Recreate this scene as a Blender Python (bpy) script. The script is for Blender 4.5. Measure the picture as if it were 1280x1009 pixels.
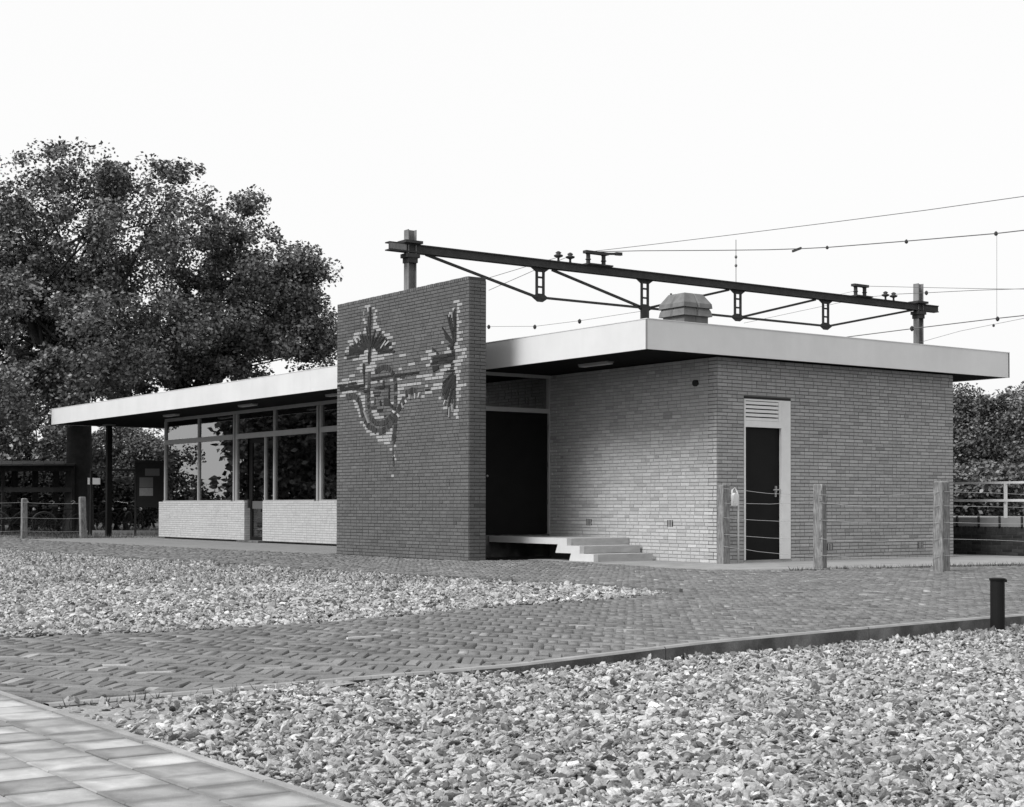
# Dutch railway station, 1960s, black and white photograph
import bpy, math, random
import numpy as np
from mathutils import Vector, Matrix
random.seed(7); rng = np.random.default_rng(7)
S = bpy.context.scene; COL = S.collection
for o in list(bpy.data.objects): bpy.data.objects.remove(o, do_unlink=True)

# ------------------------------------------------------------------ camera
FPX, YAW, PITCH, ROLL, SY = 1916.46, math.radians(35.379), math.radians(0.996), math.radians(0.093), 600.10
CAM = np.array([17.217, -16.0536, 0.86])
F_ = np.array([-math.cos(YAW)*math.cos(PITCH), math.sin(YAW)*math.cos(PITCH), math.sin(PITCH)])
R0 = np.array([math.sin(YAW), math.cos(YAW), 0.0]); U0 = np.cross(R0, F_)
R_ = R0*math.cos(ROLL)+U0*math.sin(ROLL); U_ = -R0*math.sin(ROLL)+U0*math.cos(ROLL)
cd = bpy.data.cameras.new('camera'); cam = bpy.data.objects.new('camera', cd); COL.objects.link(cam)
cam.matrix_world = Matrix(((R_[0],U_[0],-F_[0],CAM[0]),(R_[1],U_[1],-F_[1],CAM[1]),(R_[2],U_[2],-F_[2],CAM[2]),(0,0,0,1)))
cd.sensor_width = 36; cd.sensor_fit = 'HORIZONTAL'; cd.lens = FPX/1280*36
cd.shift_y = (SY-504.5)/1280; cd.clip_end = 5000; cd.clip_start = 0.05
S.camera = cam
# ------------------------------------------------------------------ light: bright overcast afternoon, sun behind thin cloud at the front left
SUN_EL, SUN_AZ = math.radians(45), math.radians(-86)          # azimuth measured from +X, counter-clockwise
w = bpy.data.worlds.new('World'); S.world = w; w.use_nodes = True
nt = w.node_tree; nt.nodes.clear()
sky = nt.nodes.new('ShaderNodeTexSky'); sky.sky_type = 'NISHITA'; sky.sun_disc = False
sky.sun_elevation = SUN_EL; sky.sun_rotation = math.pi/2 - SUN_AZ; sky.dust_density = 6; sky.air_density = 1.5
bw = nt.nodes.new('ShaderNodeRGBToBW'); nt.links.new(sky.outputs[0], bw.inputs[0])
ml = nt.nodes.new('ShaderNodeMath'); ml.operation = 'MULTIPLY_ADD'; ml.inputs[1].default_value = 0.12; ml.inputs[2].default_value = 7.85
nt.links.new(bw.outputs[0], ml.inputs[0])
bg = nt.nodes.new('ShaderNodeBackground'); bg.inputs[1].default_value = 0.12
nt.links.new(ml.outputs[0], bg.inputs[0])
wo = nt.nodes.new('ShaderNodeOutputWorld'); nt.links.new(bg.outputs[0], wo.inputs[0])
sl = bpy.data.lights.new('sun', 'SUN'); sl.energy = 3.7; sl.angle = math.radians(28); sl.color = (1, 1, 1)
so = bpy.data.objects.new('sun', sl); COL.objects.link(so); so.location = (0, -20, 30)
sd = Vector((math.cos(SUN_EL)*math.cos(SUN_AZ), math.cos(SUN_EL)*math.sin(SUN_AZ), math.sin(SUN_EL)))
so.rotation_euler = sd.to_track_quat('Z', 'Y').to_euler()
S.view_settings.view_transform = 'Standard'; S.view_settings.look = 'None'
S.view_settings.gamma = 1; S.view_settings.use_curve_mapping = False; S.view_settings.exposure = 0.0
# ------------------------------------------------------------------ survey helpers (measured points -> real places)
def ray(x, y): return F_ + R_*(x-640)/FPX + U_*(SY-y)/FPX
def on(x, y, ax, v):
    d = ray(x, y); t = (v-CAM[ax])/d[ax]; return CAM+t*d
def gp(x, y, z=0.0): return on(x, y, 2, z)
def atd(x, y, d): return CAM + d*ray(x, y)
def depth(P): return float((np.asarray(P)-CAM) @ F_)
# ------------------------------------------------------------------ materials (black and white scene: neutral greys)
def mat(name, v, rough=.8, noise=0.0, nscale=8, bump=0.0, bscale=60, tone=None, spec=.3, streak=None, metallic=0, stain=None, obj_space=True, speckle=None):
    """v: grey albedo. tone: 'attr' (mesh attribute) or 'obj' (object colour) multiplies it."""
    m = bpy.data.materials.new(name); m.use_nodes = True; t = m.node_tree; n = t.nodes; L = t.links
    b = n['Principled BSDF']; b.inputs['Roughness'].default_value = rough
    b.inputs['Specular IOR Level'].default_value = spec; b.inputs['Metallic'].default_value = metallic
    geo = n.new('ShaderNodeNewGeometry'); pos = geo.outputs['Position']
    def math_(op, a, c, cl=False):
        q = n.new('ShaderNodeMath'); q.operation = op; q.use_clamp = cl
        for i, s in enumerate((a, c)):
            if isinstance(s, (int, float)): q.inputs[i].default_value = s
            else: L.new(s, q.inputs[i])
        return q.outputs[0]
    def noi(scale, detail=4, sc=None, rg=.6):
        q = n.new('ShaderNodeTexNoise'); q.inputs['Scale'].default_value = scale; q.inputs['Detail'].default_value = detail
        q.inputs['Roughness'].default_value = rg
        if sc:
            mp = n.new('ShaderNodeMapping'); mp.inputs['Scale'].default_value = sc; L.new(pos, mp.inputs[0]); L.new(mp.outputs[0], q.inputs['Vector'])
        else: L.new(pos, q.inputs['Vector'])
        return q.outputs['Fac']
    def mr(s, a, b_, c, d):
        q = n.new('ShaderNodeMapRange'); L.new(s, q.inputs[0])
        for i, x in enumerate((a, b_, c, d)): q.inputs[i+1].default_value = x
        return q.outputs[0]
    val = None
    def mul(s):
        nonlocal val
        val = s if val is None else math_('MULTIPLY', val, s)
    if noise: mul(mr(noi(nscale), .3, .7, 1-noise, 1+noise))
    if streak: mul(mr(noi(streak[0], 3, streak[1]), .35, .65, 1-streak[2], 1+streak[2]))
    if stain: mul(mr(noi(stain[0], 5), stain[1], stain[2], stain[3], 1.0))
    if speckle: mul(mr(noi(speckle[0], 2), .35, .65, 1-speckle[1], 1+speckle[1]))
    if tone == 'attr':
        a = n.new('ShaderNodeAttribute'); a.attribute_name = 'tone'; mul(a.outputs['Fac'])
    elif tone == 'inst':
        a = n.new('ShaderNodeAttribute'); a.attribute_type = 'INSTANCER'; a.attribute_name = 'tone'; mul(a.outputs['Fac'])
    elif tone == 'obj':
        a = n.new('ShaderNodeObjectInfo'); s = n.new('ShaderNodeSeparateColor'); L.new(a.outputs['Color'], s.inputs[0]); mul(s.outputs[0])
    if val is None: b.inputs['Base Color'].default_value = (v, v, v, 1)
    else:
        val = math_('MULTIPLY', val, v); cc = n.new('ShaderNodeCombineColor')
        for i in range(3): L.new(val, cc.inputs[i])
        L.new(cc.outputs[0], b.inputs['Base Color'])
    if bump:
        bp = n.new('ShaderNodeBump'); bp.inputs['Strength'].default_value = 1; bp.inputs['Distance'].default_value = bump
        L.new(noi(bscale, 5), bp.inputs['Height']); L.new(bp.outputs[0], b.inputs['Normal'])
    return m
def weather_edges(m, hx, hy):
    # moss and sand stain creeping in from the joints of each tile
    t=m.node_tree; n=t.nodes; L=t.links; b=n['Principled BSDF']; src=b.inputs['Base Color'].links[0].from_socket
    tc=n.new('ShaderNodeTexCoord'); sx=n.new('ShaderNodeSeparateXYZ'); L.new(tc.outputs['Object'],sx.inputs[0])
    def mt(op,a,c):
        q=n.new('ShaderNodeMath'); q.operation=op
        for i,s in enumerate((a,c)):
            if isinstance(s,(int,float)): q.inputs[i].default_value=s
            else: L.new(s,q.inputs[i])
        return q.outputs[0]
    ax=mt('DIVIDE',mt('ABSOLUTE',mt('ADD',sx.outputs[0],-.016),0),hx); ay=mt('DIVIDE',mt('ABSOLUTE',sx.outputs[1],0),hy)
    g=n.new('ShaderNodeNewGeometry'); nz=n.new('ShaderNodeTexNoise'); nz.inputs['Scale'].default_value=9; nz.inputs['Detail'].default_value=4; L.new(g.outputs['Position'],nz.inputs['Vector'])
    n2_=n.new('ShaderNodeTexNoise'); n2_.inputs['Scale'].default_value=2.3; L.new(g.outputs['Position'],n2_.inputs['Vector'])
    d=mt('ADD',mt('MAXIMUM',ax,ay),mt('ADD',mt('MULTIPLY',nz.outputs['Fac'],.55),mt('MULTIPLY',n2_.outputs['Fac'],1.5)))
    mr=n.new('ShaderNodeMapRange'); L.new(d,mr.inputs[0])
    for i,v in enumerate((1.55,2.0,1.0,.6)): mr.inputs[i+1].default_value=v
    vm=n.new('ShaderNodeVectorMath'); vm.operation='SCALE'; L.new(src,vm.inputs[0]); L.new(mr.outputs[0],vm.inputs['Scale']); L.new(vm.outputs[0],b.inputs['Base Color'])
def brickmats(name, v, **k): return mat(name, v, tone='attr', **k), mat(name+'_single', v, tone='obj', **k)
M = {}
M['side_brick'], M['side_brick_o'] = brickmats('side_wall_brick', .31, rough=.85, noise=.10, nscale=30, bump=.002, bscale=180, stain=(.6,.3,.6,.9))
M['pale_brick'], M['sunlit_brick_o'] = brickmats('sunlit_front_brick', .42, rough=.85, noise=.08, nscale=30, bump=.0015, bscale=180, stain=(.6,.3,.6,.93))  # side brick repeated, sunlight on the front walls put into its lighter colour
M['dark_brick'], M['dark_brick_o'] = brickmats('feature_wall_brick', .115, rough=.85, noise=.12, nscale=30, bump=.002, bscale=180, stain=(.9,.3,.65,.82))
M['side_mortar'] = mat('side_mortar', .10, .95, .15, 20)
M['sunlit_mortar'] = mat('sunlit_mortar', .26, .95, .1, 20)  # side mortar repeated, lightened in colour for the sunlit fronts
M['dark_mortar'] = mat('dark_mortar', .05, .95, .15, 20)
M['white_tile'] = mat('white_glazed_brick', .32, .4, .08, 20, tone='attr')
M['dark_stone'] = mat('dark_mosaic_stone', .03, .9, .2, 40, tone='attr', spec=.08)
M['mid_stone'] = mat('mid_mosaic_stone', .048, .9, .2, 40, tone='attr', spec=.1)
M['fascia'] = mat('white_painted_fascia', .61, .5, .02, 2, streak=(1.0, (5, 5, .4), .012), stain=(1.1,.3,.6,.92), bump=.0008, bscale=6)
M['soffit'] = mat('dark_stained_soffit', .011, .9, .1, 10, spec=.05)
M['roofing'] = mat('roofing_felt', .12, .9, .2, 6)
M['white_paint'] = mat('white_paint', .62, .5, .05, 6)
M['grey_paint'] = mat('grey_window_paint', .31, .5, .06, 6)
M['black_paint'] = mat('black_paint', .01, .6, .15, 5, spec=.12)
M['black_door'] = mat('black_door_paint', .007, .6, .15, 4, spec=.12)
M['metal'] = mat('dull_metal', .35, .4, .1, 20, metallic=.7)
M['steel'] = mat('painted_steel', .035, .7, .3, 5)
M['post_steel'] = mat('galvanised_post_steel', .17, .8, .2, 3, streak=(2,(3,3,.4),.2))
M['wire'] = mat('wire_steel', .12, .7)
M['fence_wire'] = mat('galvanised_wire', .28, .5)
M['concrete'] = mat('concrete_slab', .26, .9, .12, 3, bump=.002, bscale=60, stain=(1.6,.25,.55,.8), speckle=(160,.08))
M['step_concrete'] = mat('step_concrete', .37, .9, .08, 5, bump=.002, bscale=80, streak=(2,(2,2,9),.08), speckle=(200,.07))
M['shaded_concrete'] = mat('shaded_concrete_strip', .2, .9, .12, 3, bump=.002, bscale=60, stain=(1.6,.25,.55,.8), speckle=(160,.08))  # path concrete repeated, shade of the roof put into its darker colour
M['white_concrete'] = mat('white_concrete', .52, .8, .05, 6)
M['kerb'] = mat('dark_kerb_concrete', .15, .9, .3, 3, bump=.004, bscale=30, stain=(2.6,.42,.62,.45), speckle=(90,.15))
M['kerb_top'] = mat('kerb_top', .25, .9, .2, 5)
M['post_wood'] = mat('weathered_post_wood', .17, .95, .2, 10, streak=(12,(6,6,.5),.45), bump=.004, bscale=25)
M['tile'], M['tile_o'] = brickmats('paving_tile', .36, rough=.9, noise=.1, nscale=5, bump=.0015, bscale=150, stain=(7,.40,.56,.80), streak=(1.6,(1,1,1),.10), speckle=(300,.07))
weather_edges(M['tile_o'],.108,.119)
M['edging'] = mat('edging_stone', .28, .9, .15, 8, stain=(3,.35,.6,.75), speckle=(150,.1), tone='obj')
M['paver'], M['paver_o'] = brickmats('road_clinker', .158, rough=.9, noise=.16, nscale=14, bump=.0035, bscale=110, stain=(.8,.3,.6,.85), speckle=(130,.12))
M['sand'] = mat('joint_sand', .075, .95, .25, 20, bump=.003, bscale=100)
M['stone'] = mat('pebble', .255, .85, .3, 70, tone='attr', bump=.004, bscale=140, spec=.2)
M['stone_i'] = mat('pebble_i', .305, .85, .3, 70, tone='inst', bump=.004, bscale=140, spec=.2)
M['gravel_base'] = mat('gravel_bed', .07, .95, .45, 40, bump=.01, bscale=50)
M['dirt_sand'] = mat('pale_sand', .24, .95, .25, 12, bump=.004, bscale=60, speckle=(120,.25))
M['earth'] = mat('dark_earth', .05, 1, .4, 3, bump=.02, bscale=12)
M['grass'] = mat('grass_blade', .07, .8, .3, 3, tone='attr')
M['leaf'] = mat('leaf', .115, .45, .3, 1.2, tone='attr', spec=.5)
M['leaf_far'] = mat('distant_leaf', .075, .6, .25, 1.5, tone='attr', spec=.4)
M['leaf_mid'] = mat('hedge_leaf', .10, .6, .3, 1.5, tone='attr', spec=.4)
M['leaf_dark'] = mat('undergrowth_leaf', .03, .6, .3, 1.2, tone='attr', spec=.2)
M['bark'] = mat('bark', .02, .95, .3, 5, bump=.02, bscale=14)
M['asbestos'] = mat('cement_cowl', .16, .9, .12, 8, bump=.002, bscale=60, stain=(4,.3,.6,.8))
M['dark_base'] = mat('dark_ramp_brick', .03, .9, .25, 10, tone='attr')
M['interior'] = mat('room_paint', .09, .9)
M['paper'] = mat('notice_paper', .16, .8, .15, 30)
M['sign_white'] = mat('sign_paint', .55, .6, .05, 6)
M['rubber'] = mat('rubber', .02, .8)
M['opal'] = mat('opal_lamp_glass', .42, .35)
M['lock_white'] = mat('white_enamel', .6, .4)
def glassmat():
    m = bpy.data.materials.new('window_glass'); m.use_nodes = True; t = m.node_tree; n = t.nodes; n.clear()
    tr = n.new('ShaderNodeBsdfTransparent'); tr.inputs[0].default_value = (.75,.75,.75,1)
    g = n.new('ShaderNodeBsdfGlossy'); g.inputs['Roughness'].default_value = .008; g.inputs[0].default_value = (1,1,1,1)
    fr = n.new('ShaderNodeFresnel'); fr.inputs[0].default_value = 3.8
    mx = n.new('ShaderNodeMixShader'); o = n.new('ShaderNodeOutputMaterial')
    nz = n.new('ShaderNodeTexNoise'); nz.inputs['Scale'].default_value = 1.3; nz.inputs['Detail'].default_value = 0
    ge = n.new('ShaderNodeNewGeometry'); t.links.new(ge.outputs['Position'], nz.inputs['Vector'])
    bp = n.new('ShaderNodeBump'); bp.inputs['Distance'].default_value = .0006; t.links.new(nz.outputs[0], bp.inputs['Height']); t.links.new(bp.outputs[0], g.inputs['Normal'])
    t.links.new(fr.outputs[0], mx.inputs[0]); t.links.new(tr.outputs[0], mx.inputs[1]); t.links.new(g.outputs[0], mx.inputs[2]); t.links.new(mx.outputs[0], o.inputs[0])
    return m
M['glass'] = glassmat()
# ------------------------------------------------------------------ object helpers
class MB:
    def __init__(s): s.v=[]; s.f=[]; s.t=[]; s.m=[]
    def add(s, vs, fs, tone=1.0, mi=0):
        b=len(s.v); s.v += [tuple(map(float,q)) for q in vs]; s.f += [tuple(i+b for i in q) for q in fs]; s.t += [tone]*len(fs); s.m += [mi]*len(fs); return s
    def box(s, a, b, tone=1.0, mi=0, bev=0):
        x0,y0,z0=[min(a[i],b[i]) for i in range(3)]; x1,y1,z1=[max(a[i],b[i]) for i in range(3)]
        return s.hexa([(x0,y0,z0),(x1,y0,z0),(x1,y1,z0),(x0,y1,z0),(x0,y0,z1),(x1,y0,z1),(x1,y1,z1),(x0,y1,z1)],tone,mi)
    def hexa(s, v, tone=1.0, mi=0):
        return s.add(v,[(3,2,1,0),(4,5,6,7),(0,1,5,4),(1,2,6,5),(2,3,7,6),(3,0,4,7)],tone,mi)
    def bar(s, a, b, w=.05, h=None, tone=1.0, mi=0, up=(0,0,1)):
        a=Vector(a); b=Vector(b); h=h or w; d=(b-a).normalized(); u=Vector(up)
        if abs(d.dot(u))>.98: u=Vector((0,1,0))
        r=d.cross(u).normalized(); u=r.cross(d)
        v=[]
        for p in (a,b):
            for (i,j) in ((-1,-1),(1,-1),(1,1),(-1,1)): v.append(p+r*(i*w/2)+u*(j*h/2))
        return s.add(v,[(3,2,1,0),(4,5,6,7),(0,1,5,4),(1,2,6,5),(2,3,7,6),(3,0,4,7)],tone,mi)
    def tube(s, pts, r, seg=6, tone=1.0, mi=0, cap=True):
        pts=[Vector(p) for p in pts]; rs=r if isinstance(r,(list,tuple)) else [r]*len(pts); n=len(pts); vs=[]; fs=[]
        for i,p in enumerate(pts):
            d=(pts[min(i+1,n-1)]-pts[max(i-1,0)]).normalized(); u=Vector((0,0,1)) if abs(d.z)<.9 else Vector((1,0,0))
            x=d.cross(u).normalized(); y=x.cross(d)
            for k in range(seg):
                a=2*math.pi*k/seg; vs.append(p+(x*math.cos(a)+y*math.sin(a))*rs[i])
        for i in range(n-1):
            for k in range(seg): fs.append((i*seg+k,i*seg+(k+1)%seg,(i+1)*seg+(k+1)%seg,(i+1)*seg+k))
        if cap: fs.append(tuple(range(seg))[::-1]); fs.append(tuple((n-1)*seg+k for k in range(seg)))
        return s.add(vs,fs,tone,mi)
    def lathe(s, c, prof, seg=16, tone=1.0, mi=0, axis='z'):
        vs=[];fs=[]
        for r,h in prof:
            for k in range(seg):
                a=2*math.pi*k/seg; x,y=r*math.cos(a),r*math.sin(a)
                vs.append((c[0]+x,c[1]+y,c[2]+h) if axis=='z' else ((c[0]+x,c[1]+h,c[2]+y) if axis=='y' else (c[0]+h,c[1]+x,c[2]+y)))
        for i in range(len(prof)-1):
            for k in range(seg): fs.append((i*seg+k,i*seg+(k+1)%seg,(i+1)*seg+(k+1)%seg,(i+1)*seg+k))
        fs.append(tuple(range(seg))[::-1]); fs.append(tuple((len(prof)-1)*seg+k for k in range(seg)))
        return s.add(vs,fs,tone,mi)
    def prism(s, poly, ext, tone=1.0, mi=0):
        n=len(poly); e=Vector(ext); vs=[Vector(p) for p in poly]; vs+= [p+e for p in vs]
        fs=[tuple(range(n))[::-1],tuple(range(n,2*n))]+[(i,(i+1)%n,(i+1)%n+n,i+n) for i in range(n)]
        return s.add(vs,fs,tone,mi)
    def mesh(s, name, mats):
        me=bpy.data.meshes.new(name); me.from_pydata(s.v,[],s.f)
        for q in (mats if isinstance(mats,(list,tuple)) else [mats]): me.materials.append(q)
        if any(s.m): me.polygons.foreach_set('material_index', s.m)
        a=me.attributes.new('tone','FLOAT','FACE'); a.data.foreach_set('value', s.t)
        me.update(); return me
    def build(s, name, mats, parent=None, smooth=False, **tags):
        me=s.mesh(name,mats)
        if smooth:
            for p_ in me.polygons: p_.use_smooth=True
        return link(name, me, parent, **tags)
def link(name, me, parent=None, label=None, cat=None, group=None, kind=None, loc=None):
    o=bpy.data.objects.new(name, me); COL.objects.link(o)
    if loc is not None: o.location=loc
    if parent is not None:
        o.parent=parent
        if me is not None and parent.type=='EMPTY' and loc is None: o.matrix_parent_inverse = Matrix.Translation(-Vector(parent.location)) if parent.get('_w') else Matrix.Identity(4)
    if label: o['label']=label
    if cat: o['category']=cat
    if group: o['group']=group
    if kind: o['kind']=kind
    return o
def thing(name, label, cat, loc=(0,0,0), group=None, world=True, rotz=0):
    """Empty at the thing's base. world=True: children meshes are given in world coordinates."""
    o=bpy.data.objects.new(name,None); COL.objects.link(o); o.location=loc; o.rotation_euler=(0,0,rotz); o.empty_display_size=.2
    o['label']=label; o['category']=cat
    if group: o['group']=group
    if world: o['_w']=1
    return o
def copy_tree(o, parent=None):
    c=o.copy(); COL.objects.link(c)
    if parent: c.parent=parent
    for ch in list(o.children): copy_tree(ch,c)
    return c
def bigmesh(name, verts, faces, k, tones, material, parent=None, smooth=False, **tags):
    """verts (N,3) array, faces (M,k) index array, tones per face."""
    me=bpy.data.meshes.new(name); nv,nf=len(verts),len(faces)
    me.vertices.add(nv); me.vertices.foreach_set('co', verts.astype(np.float32).ravel())
    me.loops.add(nf*k); me.loops.foreach_set('vertex_index', faces.astype(np.int32).ravel())
    me.polygons.add(nf); me.polygons.foreach_set('loop_start', np.arange(0,nf*k,k,dtype=np.int32))
    me.polygons.foreach_set('loop_total', np.full(nf,k,dtype=np.int32))
    if smooth: me.polygons.foreach_set('use_smooth', np.ones(nf,dtype=bool))
    me.materials.append(material); me.update(calc_edges=True)
    a=me.attributes.new('tone','FLOAT','FACE'); a.data.foreach_set('value', np.asarray(tones,dtype=np.float32))
    return link(name, me, parent, **tags)
def inside(px, py, poly):
    """vectorised point in polygon"""
    px=np.asarray(px); py=np.asarray(py); r=np.zeros(px.shape,bool); n=len(poly)
    for i in range(n):
        x1,y1=poly[i]; x2,y2=poly[(i+1)%n]
        if y1==y2: continue
        c=((y1>py)!=(y2>py)) & (px < (x2-x1)*(py-y1)/(y2-y1)+x1); r^=c
    return r
def sheet(name, poly, z, material, **tags):
    me=bpy.data.meshes.new(name)
    me.from_pydata([(x,y,z if np.isscalar(z) else z(x,y)) for x,y in poly],[],[tuple(range(len(poly)))]); me.materials.append(material)
    return link(name, me, **tags)
# ------------------------------------------------------------------ ground plan
KERB=[(8.0,40),(8.3,5),(8.85,0),(9.527,-5.535),(9.967,-9.407),(10.368,-11.188),(10.465,-12.288),(10.60,-13.30),(10.66,-13.86)]
G1=[(-40,-7.9),(-11.98,-6.82),(-5.67,-6.55),(-1.1,-6.21),(2.3,-5.93),(4.19,-5.74),(5.2,-5.78),(5.7,-5.95),(5.9,-6.8),(6.33,-8.32),(7.11,-10.62),(7.27,-11.94),(7.10,-12.97),(6.9,-13.88),(-40,-13.88)]
SLAB=[(-2.93,-1.42),(-1.2,-1.5),(0.9,-1.72),(1.7,-1.62),(2.2,-.9),(2.42,-.1),(2.50,1.2),(2.5,2.4),(2.75,4.2),(3.6,6.85),(-4.2,6.85),(-4.2,0),(-2.93,0)]
STRIP=[(-22.4,-2.0),(-21.8,-3.42),(-14.7,-3.23),(-7.23,-2.72),(-7.23,0.1),(-22.4,0.1)]
ysw=-13.88
# ground sheets: one lies under everything west of the kerb, one lower under the gravel, one under the pavement
sheet('ground', [(-1500,-1500),(10.66,-1500)]+[(x,y) for x,y in KERB[::-1]]+[(8.0,1500),(-1500,1500)], -.07, M['earth'], kind='structure', label='dark trodden ground around the station building')
sheet('pavement_ground', [(10.66,-1500),(1500,-1500),(1500,ysw),(10.66,ysw)], -.07, M['earth'], kind='structure')
sheet('lower_ground', [(10.66,ysw),(1500,ysw),(1500,1500),(8.0,1500)]+KERB[:-1], -.42, M['earth'], kind='structure')
# gravel_bed low surface on the right
def g2z(x, y):
    t=np.clip((np.asarray(y)+13.7)/5.5,0,1); return -.008-.092*t*t*(3-2*t)
def gridmesh(name, xs, ys, zf, material, mask=None, **tags):
    X,Y=np.meshgrid(xs,ys,indexing='ij'); Z=zf(X,Y); V=np.stack([X,Y,Z],-1).reshape(-1,3); ny=len(ys)
    i,j=np.meshgrid(np.arange(len(xs)-1),np.arange(ny-1),indexing='ij'); a=(i*ny+j).ravel()
    Fc=np.stack([a,a+ny,a+ny+1,a+1],-1)
    if mask is not None:
        c=V[Fc].mean(1); Fc=Fc[mask(c[:,0],c[:,1])]
    return bigmesh(name,V,Fc,4,np.ones(len(Fc)),material,smooth=True,**tags)
def n2(x,y,f,seed=0):
    return (np.sin(x*f*1.3+seed)*np.cos(y*f*1.7-seed*2)+np.sin((x+y)*f*.9+1.3+seed)+np.cos((x-1.7*y)*f*.6+seed*3))/3
REG2=[(10.58,ysw+.03),(26,ysw+.03),(60,20),(8.2,24)]+[(x+.03,y) for x,y in KERB[1:-1]]
gb=gridmesh('gravel_bed', np.arange(8,30,.25), np.arange(ysw+.03,24,.25), lambda x,y:g2z(x,y)-.012+.012*n2(x,y,2.2), M['gravel_base'],
   mask=lambda x,y: inside(x,y,REG2), kind='structure')
gb1=gridmesh('gravel_field', np.arange(-38,7.6,.25), np.arange(ysw,-5.6,.25), lambda x,y:-.03+.012*n2(x,y,1.5,2), M['gravel_base'],
   mask=lambda x,y: inside(x,y,[(a,b) for a,b in G1]), kind='structure')
sheet('sand_corner',[(10.72,ysw+.02),(12.3,ysw+.02),(11.5,-13.45),(10.9,-12.9),(10.62,-12.3),(10.52,-12.3),(10.64,-13.3)],-.006,M['dirt_sand'],kind='structure')
# stones --------------------------------------------------------
def ico(sub):
    import bmesh
    bm=bmesh.new(); bmesh.ops.create_icosphere(bm,subdivisions=sub,radius=1)
    v=np.array([q.co[:] for q in bm.verts]); f=np.array([[q.index for q in g.verts] for g in bm.faces]); bm.free(); return v,f
OCT=(np.array([(1,0,0),(0,1,0),(-1,0,0),(0,-1,0),(0,0,1),(0,0,-1)],float),np.array([(0,1,4),(1,2,4),(2,3,4),(3,0,4),(1,0,5),(2,1,5),(3,2,5),(0,3,5)]))
def stones(name, P, R, base, **tags):
    bv,bf=base; n=len(P); k=len(bv)
    V=np.repeat(bv[None],n,0)
    lump=1+.22*np.sin(V[:,:,0]*2.6+rng.uniform(0,6,(n,1)))*np.cos(V[:,:,1]*2.9+rng.uniform(0,6,(n,1)))+rng.normal(0,.10,(n,k))
    V=V*lump[:,:,None]*rng.uniform(.5,1.55,(n,1,3))*np.array([1.1,1,.40])
    q=rng.normal(size=(n,4)); q[:,0]*=1.5; q/=np.linalg.norm(q,axis=1,keepdims=True); w_,x,y,z=q.T
    Rm=np.stack([1-2*(y*y+z*z),2*(x*y-z*w_),2*(x*z+y*w_),2*(x*y+z*w_),1-2*(x*x+z*z),2*(y*z-x*w_),2*(x*z-y*w_),2*(y*z+x*w_),1-2*(x*x+y*y)],-1).reshape(n,3,3)
    V=np.einsum('nij,nkj->nki',Rm,V)*R[:,None,None]+P[:,None,:]
    Fc=(bf[None]+np.arange(n)[:,None,None]*k).reshape(-1,3)
    tone=np.clip(rng.normal(1.0,.33,n),.3,1.6)*(1+.16*n2(P[:,0],P[:,1],3.1,5)); tone=np.where(rng.random(n)<.18,tone*.45,tone); tone=np.where(rng.random(n)<.06,tone*1.35,tone)
    return bigmesh(name,V.reshape(-1,3),Fc,3,np.repeat(tone,len(bf)),M['stone'],smooth=False,kind='stuff',**tags)
# shared pebble shapes, set out one by one over the beds by geometry nodes
PEB=bpy.data.collections.new('pebble_shapes')
def pebble_shapes(k):
    bv,bf=ico(2)
    for i in range(k):
        v=bv.copy(); f=1+.22*np.sin(v[:,0]*2.6+rng.uniform(0,6))*np.cos(v[:,1]*2.9+rng.uniform(0,6))+.12*np.sin(v[:,2]*4+v[:,0]*3+rng.uniform(0,6))+rng.normal(0,.075,len(v)); v=v*f[:,None]
        me=bpy.data.meshes.new('pebble'); me.from_pydata(v.tolist(),[],bf.tolist()); me.materials.append(M['stone_i']); PEB.objects.link(bpy.data.objects.new('pebble',me))
def peb_nodes():
    g=bpy.data.node_groups.new('lay_pebbles','GeometryNodeTree'); g.interface.new_socket('Geometry',in_out='INPUT',socket_type='NodeSocketGeometry'); g.interface.new_socket('Geometry',in_out='OUTPUT',socket_type='NodeSocketGeometry')
    n=g.nodes; i=n.new('NodeGroupInput'); o=n.new('NodeGroupOutput'); ci=n.new('GeometryNodeCollectionInfo'); ci.inputs['Collection'].default_value=PEB; ci.inputs['Separate Children'].default_value=True; ci.inputs['Reset Children'].default_value=True
    ip=n.new('GeometryNodeInstanceOnPoints'); ip.inputs['Pick Instance'].default_value=True
    def na(nm,ty):
        q=n.new('GeometryNodeInputNamedAttribute'); q.data_type=ty; q.inputs['Name'].default_value=nm; return q.outputs['Attribute']
    g.links.new(i.outputs[0],ip.inputs['Points']); g.links.new(ci.outputs[0],ip.inputs['Instance']); g.links.new(na('pick','INT'),ip.inputs['Instance Index'])
    g.links.new(na('turn','FLOAT_VECTOR'),ip.inputs['Rotation']); g.links.new(na('size3','FLOAT_VECTOR'),ip.inputs['Scale']); g.links.new(ip.outputs[0],o.inputs[0]); return g
M['stone_i'].name='pebble_surface'
pebble_shapes(14); PEBN=peb_nodes()
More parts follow.
